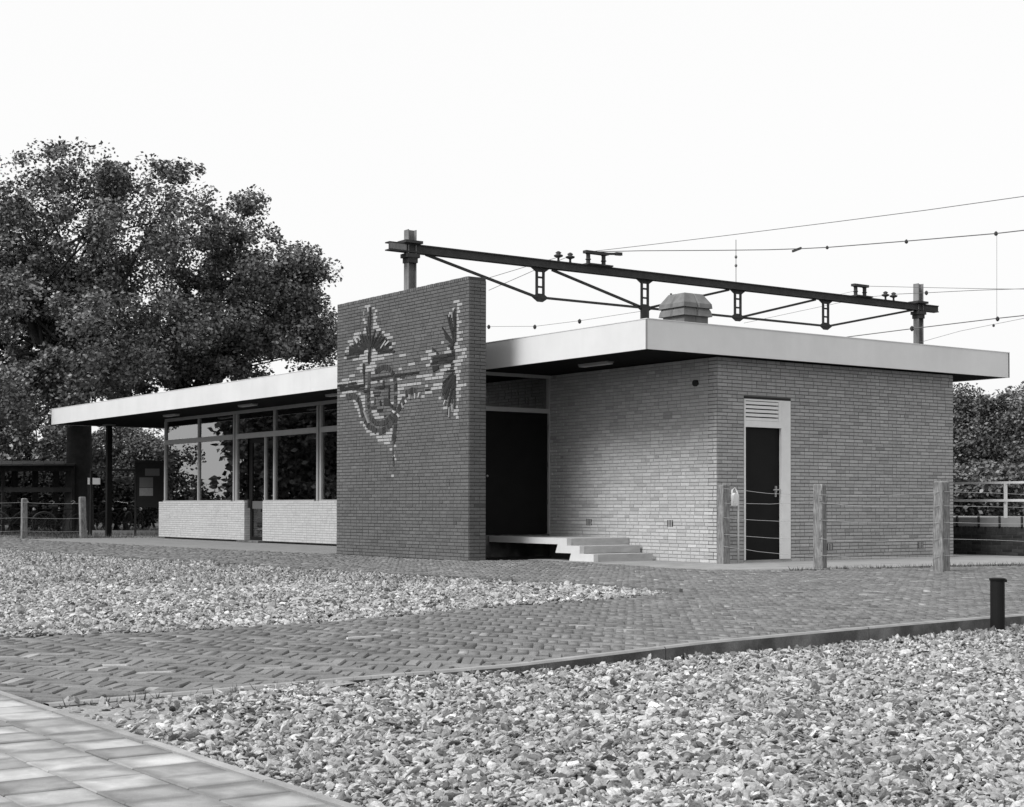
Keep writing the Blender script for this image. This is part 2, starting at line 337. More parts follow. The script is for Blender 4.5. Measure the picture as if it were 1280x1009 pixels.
def laid(name,P,R,**tags):
    n=len(P); me=bpy.data.meshes.new(name); me.vertices.add(n); me.vertices.foreach_set('co',P.astype(np.float32).ravel())
    tone=np.clip(rng.normal(1.0,.33,n),.3,1.6)*(1+.16*n2(P[:,0],P[:,1],3.1,5)); tone=np.where(rng.random(n)<.18,tone*.45,tone); tone=np.where(rng.random(n)<.06,tone*1.35,tone)
    sc=rng.uniform(.55,1.5,(n,3))*np.array([1.1,1,.42])*R[:,None]
    tu=np.column_stack([rng.normal(0,.55,n),rng.normal(0,.55,n),rng.uniform(0,6.283,n)])
    for nm,ty,d in (('tone','FLOAT',tone),('size3','FLOAT_VECTOR',sc.ravel()),('turn','FLOAT_VECTOR',tu.ravel()),('pick','INT',rng.integers(0,14,n))):
        a=me.attributes.new(nm,ty,'POINT'); a.data.foreach_set('vector' if 'VECTOR' in ty else 'value',d.astype(np.int32 if ty=='INT' else np.float32))
    o=link(name,me,kind='stuff',**tags); md=o.modifiers.new('pebbles','NODES'); md.node_group=PEBN; return o
def scatter(poly, zf, dens, dmin, dmax, margin=.06):
    xs=[p[0] for p in poly]; ys=[p[1] for p in poly]; A=(max(xs)-min(xs))*(max(ys)-min(ys)); out=[]
    n=int(A*dens)
    for _ in range(max(1,n//400000+1)):
        m=n//max(1,n//400000+1); x=rng.uniform(min(xs),max(xs),m); y=rng.uniform(min(ys),max(ys),m)
        d=(x-CAM[0])*F_[0]+(y-CAM[1])*F_[1]; l=(x-CAM[0])*R0[0]+(y-CAM[1])*R0[1]
        k=(d>dmin)&(d<=dmax)&(np.abs(l)<d*(640/FPX+.2)+1.5); x,y=x[k],y[k]; out_=np.abs((x-CAM[0])*R0[0]+(y-CAM[1])*R0[1])>((x-CAM[0])*F_[0]+(y-CAM[1])*F_[1])*(640/FPX+.05)+.3; kk=~out_|(rng.random(len(x))<.45); x,y=x[kk],y[kk]; k=inside(x,y,poly); out.append(np.stack([x[k],y[k]],-1))
    P=np.concatenate(out); return np.column_stack([P, zf(P[:,0],P[:,1])])
def thin(P, sandy=None):
    # the bed thins out to sand in the corner by the pavement
    keep=np.ones(len(P),bool)
    c=np.clip(((P[:,0]-11.0)*.5+(P[:,1]+13.8))/1.1,0.16,1); c*=np.clip(.35+1.2*(P[:,0]-KX(P[:,1])),.3,1)
    return P[rng.random(len(P))<c]
def KX(y): 
    ky=np.array([k[1] for k in KERB[::-1]]); kx=np.array([k[0] for k in KERB[::-1]]); return np.interp(y,ky,kx)
P=thin(scatter(REG2,g2z,5200,1.5,5.8)); R=rng.gamma(6,.0018,len(P)).clip(.005,.029); P[:,2]+=rng.uniform(-.012,.016,len(P))+.010*n2(P[:,0],P[:,1],7,1)
laid('near_gravel',P,R,label='pale rounded gravel in the right foreground',cat='gravel'); NST=len(P)
P=thin(scatter(REG2,g2z,3700,5.8,11)); R=rng.gamma(6,.0019,len(P)).clip(.006,.036); P[:,2]+=rng.uniform(-.012,.018,len(P))+.010*n2(P[:,0],P[:,1],7,1)
laid('middle_gravel',P,R,label='pale gravel along the dark kerb on the right',cat='gravel'); NST2=len(P)
P=scatter(REG2,g2z,1000,11,26); R=rng.gamma(6,.003,len(P)).clip(.01,.04); P[:,2]+=rng.uniform(0,.02,len(P))
stones('far_gravel',P,R,OCT,label='pale gravel beyond the black stub post',cat='gravel')
z1=lambda x,y:-.012+.012*n2(x,y,1.5,2)
P=scatter(G1,z1,1500,5,17); R=rng.gamma(5,.0027,len(P)).clip(.01,.036); P[:,2]+=rng.uniform(-.005,.02,len(P))
laid('field_gravel_front',P,R,label='front of the wedge-shaped gravel field at left',cat='gravel'); NST3=len(P)
P=scatter(G1,z1,700,17,48); R=rng.gamma(6,.0031,len(P)).clip(.01,.045); P[:,2]+=rng.uniform(0,.02,len(P))
stones('field_gravel_back',P,R,OCT,label='far end of the gravel field before the long roof',cat='gravel')
print('stones',NST,NST2,NST3,len(P))
# dark oddments and leaves lying in the gravel are covered by the tones above
# road of herringbone clinkers ----------------------------------
ROADW=[(-60,-2.4),(-22.4,-2.1)]+STRIP[1:4]+[(-7.23,-2.6),(-2.93,-2.6),(-2.93,-1.42)]+SLAB[1:6]+[(2.75,1.0),(2.95,2.4),(3.2,4.2),(4.1,6.85),(4.1,24)]+[(x-.06,y) for x,y in KERB[1:]]+[(10.6,ysw),(-60,ysw)]
road=sheet('road',[(x,y) for x,y in ROADW],-.045,M['sand'],kind='structure',label='herringbone clinker road and forecourt')
def herring(poly, hole, ang, L=.21, W=.07, org=(0,0)):
    ca,sa=math.cos(ang),math.sin(ang); out=[]
    k=np.arange(-1400,1400); m=np.arange(-260,260); K,Mm=np.meshgrid(k,m,indexing='ij')
    for vert in (0,1):
        if vert: cx=(K+3*Mm+.5); cy=(K-3*Mm+1+1.5)
        else: cx=(K+3*Mm+1.5); cy=(K-3*Mm+.5)
        x=(cx*ca-cy*sa)*W+org[0]; y=(cx*sa+cy*ca)*W+org[1]
        d=(x-CAM[0])*F_[0]+(y-CAM[1])*F_[1]; l=(x-CAM[0])*R0[0]+(y-CAM[1])*R0[1]
        q=(d>1)&(d<46)&(np.abs(l)<d*(640/FPX+.2)+2); x,y=x[q],y[q]
        q=inside(x,y,poly)&~inside(x,y,hole); out.append(np.column_stack([x[q],y[q],np.full(q.sum(),ang+(math.pi/2 if vert else 0))]))
    return np.concatenate(out)
G1s=[(x,y) for x,y in G1]
pv=herring(ROADW,G1s,math.radians(140),org=(9.0,-12.0))
dd=(pv[:,0]-CAM[0])*F_[0]+(pv[:,1]-CAM[1])*F_[1]; pv=pv[np.argsort(dd)]
def wav(x,y): return .008*n2(x,y,.9,4)
def boxes(cx,cy,cz,rot,l,w_,h,tilt=.012):
    n=len(cx); c=np.array([(-1,-1,-1),(1,-1,-1),(1,1,-1),(-1,1,-1),(-.94,-.88,1),(.94,-.88,1),(.94,.88,1),(-.94,.88,1)],float)
    V=c[None]*np.stack([l/2,w_/2,h/2],-1)[:,None,:]
    V[:,:,2]+= V[:,:,0]*rng.normal(0,tilt,(n,1))*1.5+V[:,:,1]*rng.normal(0,tilt,(n,1))*3
    co,si=np.cos(rot)[:,None],np.sin(rot)[:,None]
    X=V[:,:,0]*co-V[:,:,1]*si+cx[:,None]; Y=V[:,:,0]*si+V[:,:,1]*co+cy[:,None]; Z=V[:,:,2]+cz[:,None]
    f=np.array([(4,5,6,7),(0,1,5,4),(1,2,6,5),(2,3,7,6),(3,0,4,7)])
    return np.stack([X,Y,Z],-1).reshape(-1,3),(f[None]+np.arange(n)[:,None,None]*8).reshape(-1,4)
N=len(pv); tn=np.clip(rng.normal(1,.15,N),.6,1.6); tn=np.where(rng.random(N)<.03,tn*1.6,tn)
zz=-.04+wav(pv[:,0],pv[:,1])+rng.normal(0,.003,N)
NI=300
me=MB(); 
me.add([(-.1,-.029,-.04),(.1,-.029,-.04),(.1,.029,-.04),(-.1,.029,-.04),(-.094,-.025,.04),(.094,-.025,.04),(.094,.025,.04),(-.094,.025,.04),(-.1,-.029,.033),(.1,-.029,.033),(.1,.029,.033),(-.1,.029,.033)],
  [(4,5,6,7),(0,1,9,8),(1,2,10,9),(2,3,11,10),(3,0,8,11),(8,9,5,4),(9,10,6,5),(10,11,7,6),(11,8,4,7)])
pm=me.mesh('brick',M['paver_o'])
vis=[]
for i in range(N):
    x,y,r=pv[i]; v=np.array([x,y,0])-CAM; d=v@F_
    if abs(v@R_)/d*FPX<645 and SY-(v@U_)/d*FPX<1010: vis.append(i)
    if len(vis)>=NI: break
vs_=set(vis)
for i in vis:
    o=bpy.data.objects.new('brick',pm); COL.objects.link(o); o.parent=road
    o.location=(pv[i,0]+rng.normal(0,.002),pv[i,1]+rng.normal(0,.002),zz[i]); o.rotation_euler=(rng.normal(0,.02),rng.normal(0,.035),pv[i,2]+rng.normal(0,.012)); t=float(tn[i]); o.color=(t,t,t,1)
rs=np.array([i for i in range(N) if i not in vs_]); n=len(rs)
V,Fc=boxes(pv[rs,0],pv[rs,1],zz[rs],pv[rs,2]+rng.normal(0,.012,n),np.full(n,.2)*rng.uniform(.97,1.0,n),np.full(n,.059),np.full(n,.08))
bigmesh('clinker_paving',V,Fc,4,np.repeat(tn[rs],5),M['paver'],parent=road,kind='stuff')
print('pavers',N)
# kerb along the low gravel: upright concrete edging in lengths
kr=thing('kerb','dark concrete kerb retaining the clinker road above the right gravel','kerb',(9.5,-5.5,-.1))
pts=[]; 
for i in range(len(KERB)-1):
    a=np.array(KERB[i]);b=np.array(KERB[i+1]);m=max(1,int(np.linalg.norm(b-a)/.4))
    for j in range(m): pts.append(a+(b-a)*j/m)
pts.append(np.array(KERB[-1])); pts=pts[::-1]
seglen=0; run=[pts[0]]
def kerbpiece(run):
    m=MB(); g=.004
    P=[Vector((q[0],q[1],0)) for q in run]; dirs=[(P[min(i+1,len(P)-1)]-P[max(i-1,0)]).normalized() for i in range(len(P))]
    for i in range(len(P)-1):
        a,b=P[i],P[i+1]; na=Vector((-dirs[i].y,dirs[i].x,0)); nb=Vector((-dirs[i+1].y,dirs[i+1].x,0))
        if i==0: a=a+dirs[0]*g
        if i==len(P)-2: b=b-dirs[-1]*g
        t=.034
        lo=-.40; za=float(wav(a.x,a.y))+.006; zb=float(wav(b.x,b.y))+.006
        v=[a-na*t+Vector((0,0,lo)),b-nb*t+Vector((0,0,lo)),b+nb*t+Vector((0,0,lo)),a+na*t+Vector((0,0,lo)),
           a-na*t+Vector((0,0,za-.012)),b-nb*t+Vector((0,0,zb-.012)),b+nb*t+Vector((0,0,zb-.012)),a+na*t+Vector((0,0,za-.012))]
        m.add(v,[(0,1,5,4),(2,3,7,6)]+([(3,0,4,7)] if i==0 else [])+([(1,2,6,5)] if i==len(P)-2 else []))
        tv=v[4:]+[a-na*(t-.01)+Vector((0,0,za)),b-nb*(t-.01)+Vector((0,0,zb)),b+nb*(t-.01)+Vector((0,0,zb)),a+na*(t-.01)+Vector((0,0,za))]
        m.add(tv,[(4,5,6,7),(0,1,5,4),(2,3,7,6)],mi=1)
    m.build('kerb_stone',[M['kerb'],M['kerb_top']],kr)
for i in range(1,len(pts)):
    run.append(pts[i]); seglen+=np.linalg.norm(pts[i]-pts[i-1])
    if seglen>1.9 or i==len(pts)-1: kerbpiece(run); run=[pts[i]]; seglen=0
# thin kerb at the gravel field's far edge
k1=thing('edge_kerb','thin stone edging between the gravel field and the building path','kerb',(-1,-6.2,0))
g=[np.array(q) for q in [(-40,-7.9),(-11.98,-6.82),(-5.67,-6.55),(-1.1,-6.21),(2.3,-5.93),(4.19,-5.74),(5.5,-5.62)]]
for a,b in zip(g[:-1],g[1:]):
    n=max(1,int(np.linalg.norm(b-a)/1.0))
    for j in range(n):
        p=a+(b-a)*(j+.004)/n; q=a+(b-a)*(j+.996)/n
        MB().bar((p[0],p[1],-.02+rng.normal(0,.003)),(q[0],q[1],-.02+rng.normal(0,.003)),.05,.09).build('edging_stone',M['kerb'],k1)
# pavement: square tiles, half bond, with an edging
pav=sheet('pavement',[(4,ysw-.05),(19,ysw-.05),(19,-16.6),(4,-16.6)],-.048,M['sand'],kind='structure',label='pale concrete tile pavement in the lower left corner')
T=.243; TX=.222; me=MB(); h=T/2-.003; hx=TX/2-.003
me.add([(-hx,-h,-.03),(hx,-h,-.03),(hx,h,-.03),(-hx,h,-.03),(-hx+.004,-h+.004,.022),(hx-.004,-h+.004,.022),(hx-.004,h-.004,.022),(-hx+.004,h-.004,.022),(-hx,-h,.018),(hx,-h,.018),(hx,h,.018),(-hx,h,.018)],
  [(4,5,6,7),(0,1,9,8),(1,2,10,9),(2,3,11,10),(3,0,8,11),(8,9,5,4),(9,10,6,5),(10,11,7,6),(11,8,4,7)])
tm=me.mesh('tile',M['tile_o'])
for r in range(7):
    y=ysw-.035-T*(r+.5)
    for c in range(44):
        x=8.0+TX*(c+.5*(r%2)+rng.normal(0,.004))+TX*.35
        v=np.array([x,y,0])-CAM; d=v@F_
        if d<1.0 or abs(v@R_)/d>.8: continue
        o=bpy.data.objects.new('tile',tm); COL.objects.link(o); o.parent=pav
        o.location=(x,y,-.018+rng.normal(0,.0015)); o.rotation_euler=(rng.normal(0,.004),rng.normal(0,.004),rng.normal(0,.004)); t=float((1.1 if (c+r)%2 else .86)*np.clip(rng.normal(1,.10),.75,1.2)); o.color=(t,t,t,1)
eg=thing('pavement_edging','narrow pale edging stones along the tile pavement','kerb',(12,ysw,0))
x=6.0
while x<17.5:
    l=.98; m=MB().box((x,ysw-.028,-.06),(x+l-.006,ysw+.012,.006)).mesh('edging_stone',M['edging']); o=link('edging_stone',m,eg); t=float(rng.uniform(.8,1.2)); o.color=(t,t,t,1); x+=l
# concrete path around the building
sl=MB(); sl.prism([(x,y,-.06) for x,y in SLAB],(0,0,.066)); sl.build('concrete_path',M['concrete'],kind='structure',label='pale concrete path around the brick corner')
sl=MB(); sl.prism([(x,y,-.06) for x,y in STRIP],(0,0,.068)); sl.build('facade_path',M['shaded_concrete'],kind='structure',label='concrete strip under the glazed front')
MB().box((-33,.12,-.06),(-22.41,6.5,.004)).build('covered_floor',M['shaded_concrete'],kind='structure',label='concrete floor under the far end of the roof')

# mosaic measured on the wall: metres from its left edge, metres up
LIGHT_RUNS = [(0.99, 1.19, 4.39), (1.25, 1.34, 4.34), (1.34, 1.43, 4.28), (1.3, 1.38, 4.18), (1.29, 1.43, 4.13), (1.3, 1.38, 4.08), (1.29, 1.42, 4.03), (1.28, 1.49, 3.98), (0.92, 1.01, 4.14), (0.97, 1.06, 4.08), (0.97, 1.06, 3.97), (0.61, 0.87, 3.93), (0.94, 1.06, 3.93), (0.59, 0.76, 3.87), (1.4, 1.55, 3.92), (1.59, 1.68, 3.87), (1.66, 1.86, 3.82), (1.74, 1.95, 3.76), (0.39, 0.59, 3.82), (0.45, 0.59, 3.77), (1.92, 2.0, 3.66), (1.97, 2.05, 3.61), (1.84, 1.94, 3.6), (0.34, 0.43, 3.72), (0.29, 0.37, 3.66), (0.35, 0.43, 3.61), (0.92, 1.12, 3.57), (1.27, 1.38, 3.56), (1.24, 1.44, 3.51), (0.82, 1.12, 3.5), (1.23, 1.95, 3.46), (0.25, 0.35, 3.51), (0.57, 1.1, 3.46), (1.24, 1.67, 3.41), (0.92, 1.12, 3.4), (1.18, 1.37, 3.36), (1.18, 1.36, 3.35), (0.82, 0.94, 3.36), (0.72, 0.93, 3.3), (1.04, 1.41, 3.3), (1.02, 1.34, 3.25), (0.83, 0.91, 3.25), (1.22, 1.35, 3.2), (0.45, 0.65, 3.2), (0.18, 0.45, 3.15), (0.01, 0.52, 3.09), (0.54, 0.95, 3.1), (0.74, 0.96, 3.04), (1.54, 1.63, 3.04), (1.86, 1.97, 3.04), (1.21, 1.44, 2.99), (1.02, 1.09, 2.94), (0.18, 0.71, 2.89), (0.11, 0.32, 2.83), (0.38, 0.48, 2.78), (0.58, 0.7, 2.73), (0.63, 0.75, 2.68), (0.65, 0.79, 2.63), (0.74, 0.82, 2.58), (0.78, 0.84, 2.52), (0.8, 0.87, 2.47), (0.85, 0.95, 2.36), (0.78, 0.86, 2.83), (0.85, 1.01, 2.79), (0.88, 1.02, 2.73), (0.91, 1.01, 2.68), (0.93, 1.01, 2.62), (0.97, 1.03, 2.58), (1.21, 1.29, 2.84), (1.22, 1.32, 2.78), (1.22, 1.32, 2.69), (1.25, 1.43, 2.52), (1.3, 1.5, 2.48), (1.34, 1.66, 2.42), (1.89, 1.99, 2.62), (2.12, 2.19, 2.99), (2.12, 2.19, 2.88), (2.12, 2.19, 2.83), (2.12, 2.19, 2.79), (2.12, 2.19, 2.73), (2.12, 2.19, 2.68), (2.12, 2.19, 2.63), (1.06, 1.28, 2.16), (1.19, 1.49, 2.11), (1.41, 1.93, 2.06), (1.45, 1.92, 2.0), (1.67, 1.88, 1.95), (1.99, 2.08, 1.9), (1.86, 1.95, 1.85), (1.95, 2.04, 1.74), (1.99, 2.08, 1.64), (1.91, 2.0, 1.38), (1.01, 1.14, 2.21), (0.94, 1.07, 2.26), (0.89, 0.98, 2.32), (0.84, 0.93, 2.36), (1.74, 1.95, 2.1), (1.84, 1.95, 2.14), (1.88, 1.95, 2.18), (2.17, 2.39, 3.4), (2.46, 2.67, 3.25), (2.15, 2.25, 3.2), (2.11, 2.27, 2.99), (3.48, 3.56, 3.5), (3.65, 3.74, 3.4), (3.57, 3.78, 3.35), (3.01, 3.2, 3.4), (3.09, 3.33, 3.35), (2.86, 3.17, 3.3), (3.14, 3.2, 3.25), (3.02, 3.15, 3.19), (3.57, 3.77, 3.14), (3.46, 3.74, 3.09), (3.33, 3.58, 3.04), (3.13, 3.22, 3.04), (2.72, 3.22, 2.99), (3.31, 3.56, 2.99), (2.99, 3.54, 2.94), (2.68, 2.87, 2.93), (2.12, 2.72, 2.88), (2.13, 2.33, 2.83), (2.12, 2.21, 2.79), (2.13, 2.37, 2.73), (2.11, 2.26, 2.68), (3.0, 3.09, 2.84), (3.24, 3.52, 2.83), (3.18, 3.5, 2.78), (2.99, 3.21, 2.73), (2.88, 2.98, 2.68), (3.41, 3.5, 2.63), (3.84, 4.02, 4.12), (3.95, 4.1, 4.07), (3.95, 4.01, 4.02), (3.95, 4.04, 3.97), (3.94, 3.98, 3.92), (3.95, 4.0, 3.86), (3.94, 4.08, 3.81), (3.95, 4.01, 3.76), (3.95, 3.99, 3.72), (3.95, 4.07, 3.66), (3.95, 4.12, 3.61), (3.95, 4.02, 3.56), (3.95, 4.12, 3.51), (3.9, 3.98, 3.45), (3.87, 4.03, 3.4), (3.9, 4.23, 3.35), (4.09, 4.19, 3.3), (3.96, 4.23, 3.24), (3.48, 3.56, 3.51), (3.81, 3.88, 4.03), (3.71, 3.76, 3.98), (3.96, 4.23, 3.25), (3.84, 4.12, 3.2), (3.88, 4.07, 3.15), (3.86, 3.96, 3.09), (3.9, 3.99, 3.04), (3.93, 4.06, 2.99), (3.93, 4.02, 2.94), (3.93, 4.04, 2.89), (3.93, 3.98, 2.84), (3.94, 4.22, 2.79), (3.92, 4.07, 2.74), (3.93, 4.0, 2.68), (3.93, 4.07, 2.63), (3.94, 4.0, 2.58), (3.92, 3.98, 2.43), (3.8, 4.01, 2.38), (3.85, 3.97, 2.32), (3.92, 4.0, 2.27), (3.54, 3.67, 2.47), (3.41, 3.49, 2.63), (2.95, 3.0, 2.68)]
DARK_RODS = [(0.98, 3.56, 0.45, 3.6, 0.06), (0.96, 3.58, 0.42, 3.65, 0.06), (0.97, 3.59, 0.45, 3.69, 0.06), (1.0, 3.6, 0.53, 3.73, 0.06), (1.02, 3.61, 0.62, 3.74, 0.06), (1.03, 3.62, 0.64, 3.79, 0.06), (1.05, 3.62, 0.7, 3.79, 0.06), (1.06, 3.63, 0.76, 3.83, 0.06), (1.09, 3.64, 0.84, 3.87, 0.06), (1.11, 3.65, 0.91, 3.88, 0.06), (1.13, 3.64, 0.98, 3.86, 0.06), (1.22, 3.64, 1.29, 3.84, 0.06), (1.25, 3.66, 1.37, 3.93, 0.06), (1.27, 3.63, 1.43, 3.83, 0.06), (1.31, 3.66, 1.57, 3.9, 0.06), (1.32, 3.63, 1.6, 3.81, 0.06), (1.35, 3.62, 1.7, 3.78, 0.06), (1.37, 3.6, 1.77, 3.73, 0.06), (1.39, 3.6, 1.85, 3.7, 0.06), (1.41, 3.58, 1.92, 3.64, 0.06), (1.4, 3.56, 1.87, 3.6, 0.06), (1.19, 3.56, 1.03, 3.86, 0.06), (1.19, 3.57, 1.07, 4.02, 0.06), (1.19, 3.58, 1.12, 4.2, 0.06), (1.2, 3.58, 1.21, 4.27, 0.06), (1.19, 3.59, 1.19, 4.34, 0.06), (0.28, 3.56, 0.89, 3.56, 0.05), (0.37, 3.5, 0.8, 3.51, 0.05), (1.4, 3.54, 1.97, 3.55, 0.05), (1.45, 3.5, 2.03, 3.5, 0.05), (1.53, 3.53, 1.92, 3.53, 0.05), (1.15, 3.55, 1.15, 3.36, 0.05), (1.2, 3.55, 1.18, 3.36, 0.05), (0.97, 3.37, 1.0, 3.01, 0.08), (0.01, 3.04, 0.72, 3.05, 0.06), (0.1, 3.0, 1.01, 2.99, 0.06), (0.1, 2.97, 0.83, 2.96, 0.06), (0.13, 2.94, 1.0, 2.93, 0.05), (0.98, 2.88, 1.16, 2.88, 0.07), (1.23, 3.09, 2.18, 3.08, 0.06), (1.23, 3.04, 1.51, 3.04, 0.05), (1.3, 2.84, 1.56, 2.83, 0.05), (1.34, 2.78, 1.54, 2.78, 0.05), (1.23, 2.58, 1.43, 2.58, 0.05), (1.45, 2.52, 1.64, 2.52, 0.05), (1.66, 3.03, 1.66, 2.89, 0.09), (1.86, 2.93, 1.84, 2.7, 0.07), (1.67, 2.66, 1.86, 2.65, 0.2), (1.38, 2.74, 1.36, 2.62, 0.06), (1.54, 2.95, 1.54, 2.89, 0.1), (1.67, 2.42, 1.75, 2.41, 0.05), (1.86, 2.62, 1.96, 2.56, 0.07), (1.54, 2.69, 1.58, 2.6, 0.08), (1.36, 2.92, 1.86, 2.91, 0.05), (2.05, 3.09, 2.82, 3.09, 0.06), (2.19, 3.04, 2.36, 3.04, 0.05), (3.0, 2.78, 3.15, 2.78, 0.05), (3.22, 3.3, 3.9, 3.3, 0.06), (3.22, 3.25, 3.9, 3.24, 0.06), (3.18, 3.2, 3.82, 3.2, 0.06), (3.22, 3.14, 3.43, 3.14, 0.06), (3.24, 3.09, 3.41, 3.12, 0.07), (3.21, 3.46, 3.41, 3.34, 0.06), (3.77, 3.4, 3.86, 3.4, 0.05), (3.8, 3.34, 3.88, 3.35, 0.05), (3.78, 3.15, 3.86, 3.15, 0.05), (3.77, 3.09, 3.86, 3.1, 0.05), (3.6, 3.05, 3.88, 3.04, 0.06), (2.54, 2.78, 2.62, 2.78, 0.05), (3.85, 3.48, 3.51, 3.77, 0.06), (3.86, 3.47, 3.58, 3.67, 0.06), (3.86, 3.46, 3.62, 3.61, 0.06), (3.87, 3.51, 3.69, 3.94, 0.06), (3.88, 3.49, 3.72, 3.83, 0.06), (3.88, 3.51, 3.76, 3.95, 0.06), (3.89, 3.5, 3.79, 3.85, 0.06), (3.9, 3.52, 3.85, 3.98, 0.06), (3.9, 3.52, 3.89, 4.04, 0.06), (3.9, 3.49, 3.9, 3.83, 0.06), (3.7, 3.45, 3.85, 3.45, 0.06), (3.76, 3.4, 3.85, 3.4, 0.05), (3.79, 3.35, 3.89, 3.35, 0.05), (3.85, 3.0, 3.53, 2.86, 0.06), (3.85, 2.99, 3.52, 2.79, 0.06), (3.85, 2.98, 3.53, 2.72, 0.06), (3.85, 2.98, 3.52, 2.67, 0.06), (3.86, 2.97, 3.57, 2.61, 0.06), (3.86, 2.96, 3.6, 2.56, 0.06), (3.87, 2.94, 3.67, 2.34, 0.06), (3.88, 2.95, 3.71, 2.48, 0.06), (3.88, 2.96, 3.76, 2.54, 0.06), (3.89, 2.96, 3.82, 2.52, 0.06), (3.9, 2.94, 3.89, 2.4, 0.06), (3.89, 2.97, 3.86, 2.61, 0.06), (3.87, 2.97, 3.67, 2.62, 0.06), (3.86, 2.98, 3.6, 2.67, 0.06)]
LIGHT_RODS = [(0.99, 4.29, 1.0, 4.22, 0.04), (1.13, 4.35, 1.16, 4.26, 0.04), (0.67, 3.83, 0.76, 3.75, 0.04), (0.79, 3.87, 0.87, 3.79, 0.04), (1.45, 3.86, 1.44, 3.79, 0.04), (1.85, 3.69, 1.72, 3.63, 0.04), (1.74, 3.71, 1.57, 3.59, 0.04), (1.0, 2.54, 1.17, 2.31, 0.04), (2.53, 2.74, 2.54, 2.66, 0.04), (2.7, 2.75, 2.7, 2.66, 0.04), (2.84, 2.75, 2.8, 2.67, 0.04), (2.28, 2.61, 2.32, 2.52, 0.04), (2.38, 2.65, 2.43, 2.6, 0.04), (1.98, 2.49, 2.06, 2.45, 0.04), (2.13, 2.43, 2.19, 2.37, 0.04), (3.85, 2.5, 3.85, 2.4, 0.04), (3.75, 2.46, 3.74, 2.3, 0.04), (3.64, 2.58, 3.6, 2.51, 0.04), (3.74, 3.96, 3.74, 3.91, 0.04), (3.83, 3.99, 3.83, 3.89, 0.04)]
RIBBONS = [([(0.38, 2.82), (0.54, 2.83), (0.7, 2.8), (0.81, 2.72), (0.88, 2.6), (0.95, 2.49), (1.04, 2.36), (1.11, 2.28), (1.3, 2.2), (1.49, 2.15), (1.65, 2.17), (1.81, 2.22), (1.92, 2.29), (2.0, 2.35), (2.06, 2.42), (2.15, 2.5), (2.26, 2.59), (2.4, 2.76), (2.58, 2.79), (2.74, 2.79)], 0.13), ([(1.17, 3.21), (1.16, 2.98), (1.13, 2.76), (1.13, 2.65), (1.19, 2.48), (1.22, 2.41), (1.36, 2.32), (1.55, 2.29), (1.73, 2.31), (1.89, 2.38), (2.0, 2.5), (2.06, 2.66), (2.06, 2.97), (1.96, 3.14), (1.81, 3.24), (1.66, 3.26), (1.51, 3.23), (1.36, 3.19)], 0.11), ([(2.06, 2.42), (2.06, 2.27), (2.04, 2.13), (2.02, 2.04), (2.0, 1.94)], 0.14), ([(2.0, 1.94), (1.97, 1.81), (2.0, 1.68), (2.0, 1.53), (1.96, 1.42)], 0.06)]
# ================================================================== THE STATION BUILDING
ZT,ZB,YF,XC,XL,YB=3.601,3.1523,-1.6028,.2448,-25.6499,6.779
LS=5.5392                                           # depth of the brick block
bld=thing('station_building','low flat-roofed brick station building with wide white fascia and glazed front','building',(0,0,0))
COURSE=ZB/56; JT=.0118
# --- brickwork layout -------------------------------------------------
ALLB=[]   # (centre, udir, ndir, w, h, tone, kind, wall)
def lay(O,u,n,W,H,kind,wall,holes=(),z0=0,c=COURSE,forced=None,skip=None,toothed=True):
    O=np.array(O,float);u=np.array(u,float);n=np.array(n,float); nc=int(round(H/c)); h=c-JT; BL=.21; J=.010
    for k in range(nc):
        z=z0+k*c+c/2; segs=[(0,W)]
        for (a,b,za,zb) in holes:
            if za<z<zb:
                ns=[]
                for s in segs:
                    if b<=s[0] or a>=s[1]: ns.append(s); continue
                    if a>s[0]: ns.append((s[0],a))
                    if b<s[1]: ns.append((b,s[1]))
                segs=ns
        fr=sorted(forced.get(k,[])) if forced else []
        for (s0,s1) in segs:
            items=[]; cur=s0
            for (fa,fb) in fr:
                fa=max(fa,cur)
                if fb-fa<.03 or fa>=s1: continue
                items.append((cur,fa,0)); items.append((fa,min(fb,s1),1)); cur=min(fb,s1)
            items.append((cur,s1,0))
            first=True
            for (a,b,ty) in items:
                if b-a<.02: continue
                p=a+.0
                if ty==0 and first: p=a
                st=True
                while p<b-.012:
                    r=rng.random(); wl=BL if r>.24 else .10
                    if st: wl=BL if (k%2==0) else (.10 if a<=s0+1e-6 else BL); 
                    if st and ty==0 and a>s0: wl=BL*rng.uniform(.3,1)
                    st=False
                    if ty==1: wl=.10 if b-a<.16 else (.21 if b-a>.2 else b-a)
                    if b-(p+wl)<.06: wl=b-p
                    if wl>.27: wl=wl/2
                    t=float(np.clip(rng.normal(1,.075),.7,1.3))
                    if rng.random()<.03: t*=.8
                    cx=p+wl/2
                    ALLB.append((O+u*cx+np.array([0,0,z]),u,n,wl-J,h,t,kind+(10 if ty==1 else 0),wall)); p+=wl
            first=False
def brickbox(m,c,u,n,w_,h,tone,mi,pr=.006,back=.004):
    pr=pr+rng.uniform(-.0015,.0025); du=u*w_/2; z=np.array([0,0,h/2]); e=.004; de=u*e; ze=np.array([0,0,e*.7]); f=n*pr; g=n*(pr-.0025)
    v=[c-du-z-n*back,c+du-z-n*back,c+du+z-n*back,c-du+z-n*back, c-du-z+g,c+du-z+g,c+du+z+g,c-du+z+g, c-du+de-z+ze+f,c+du-de-z+ze+f,c+du-de+z-ze+f,c-du+de+z-ze+f]
    m.add(v,[(8,9,10,11),(4,5,9,8),(5,6,10,9),(6,7,11,10),(7,4,8,11),(0,1,5,4),(1,2,6,5),(2,3,7,6),(3,0,4,7)],tone,mi)
def single_mesh(w_,h,material):
    m=MB(); brickbox(m,np.zeros(3),np.array([1.,0,0]),np.array([0,-1.,0]),w_,h,1,0); return m.mesh('brick',material)
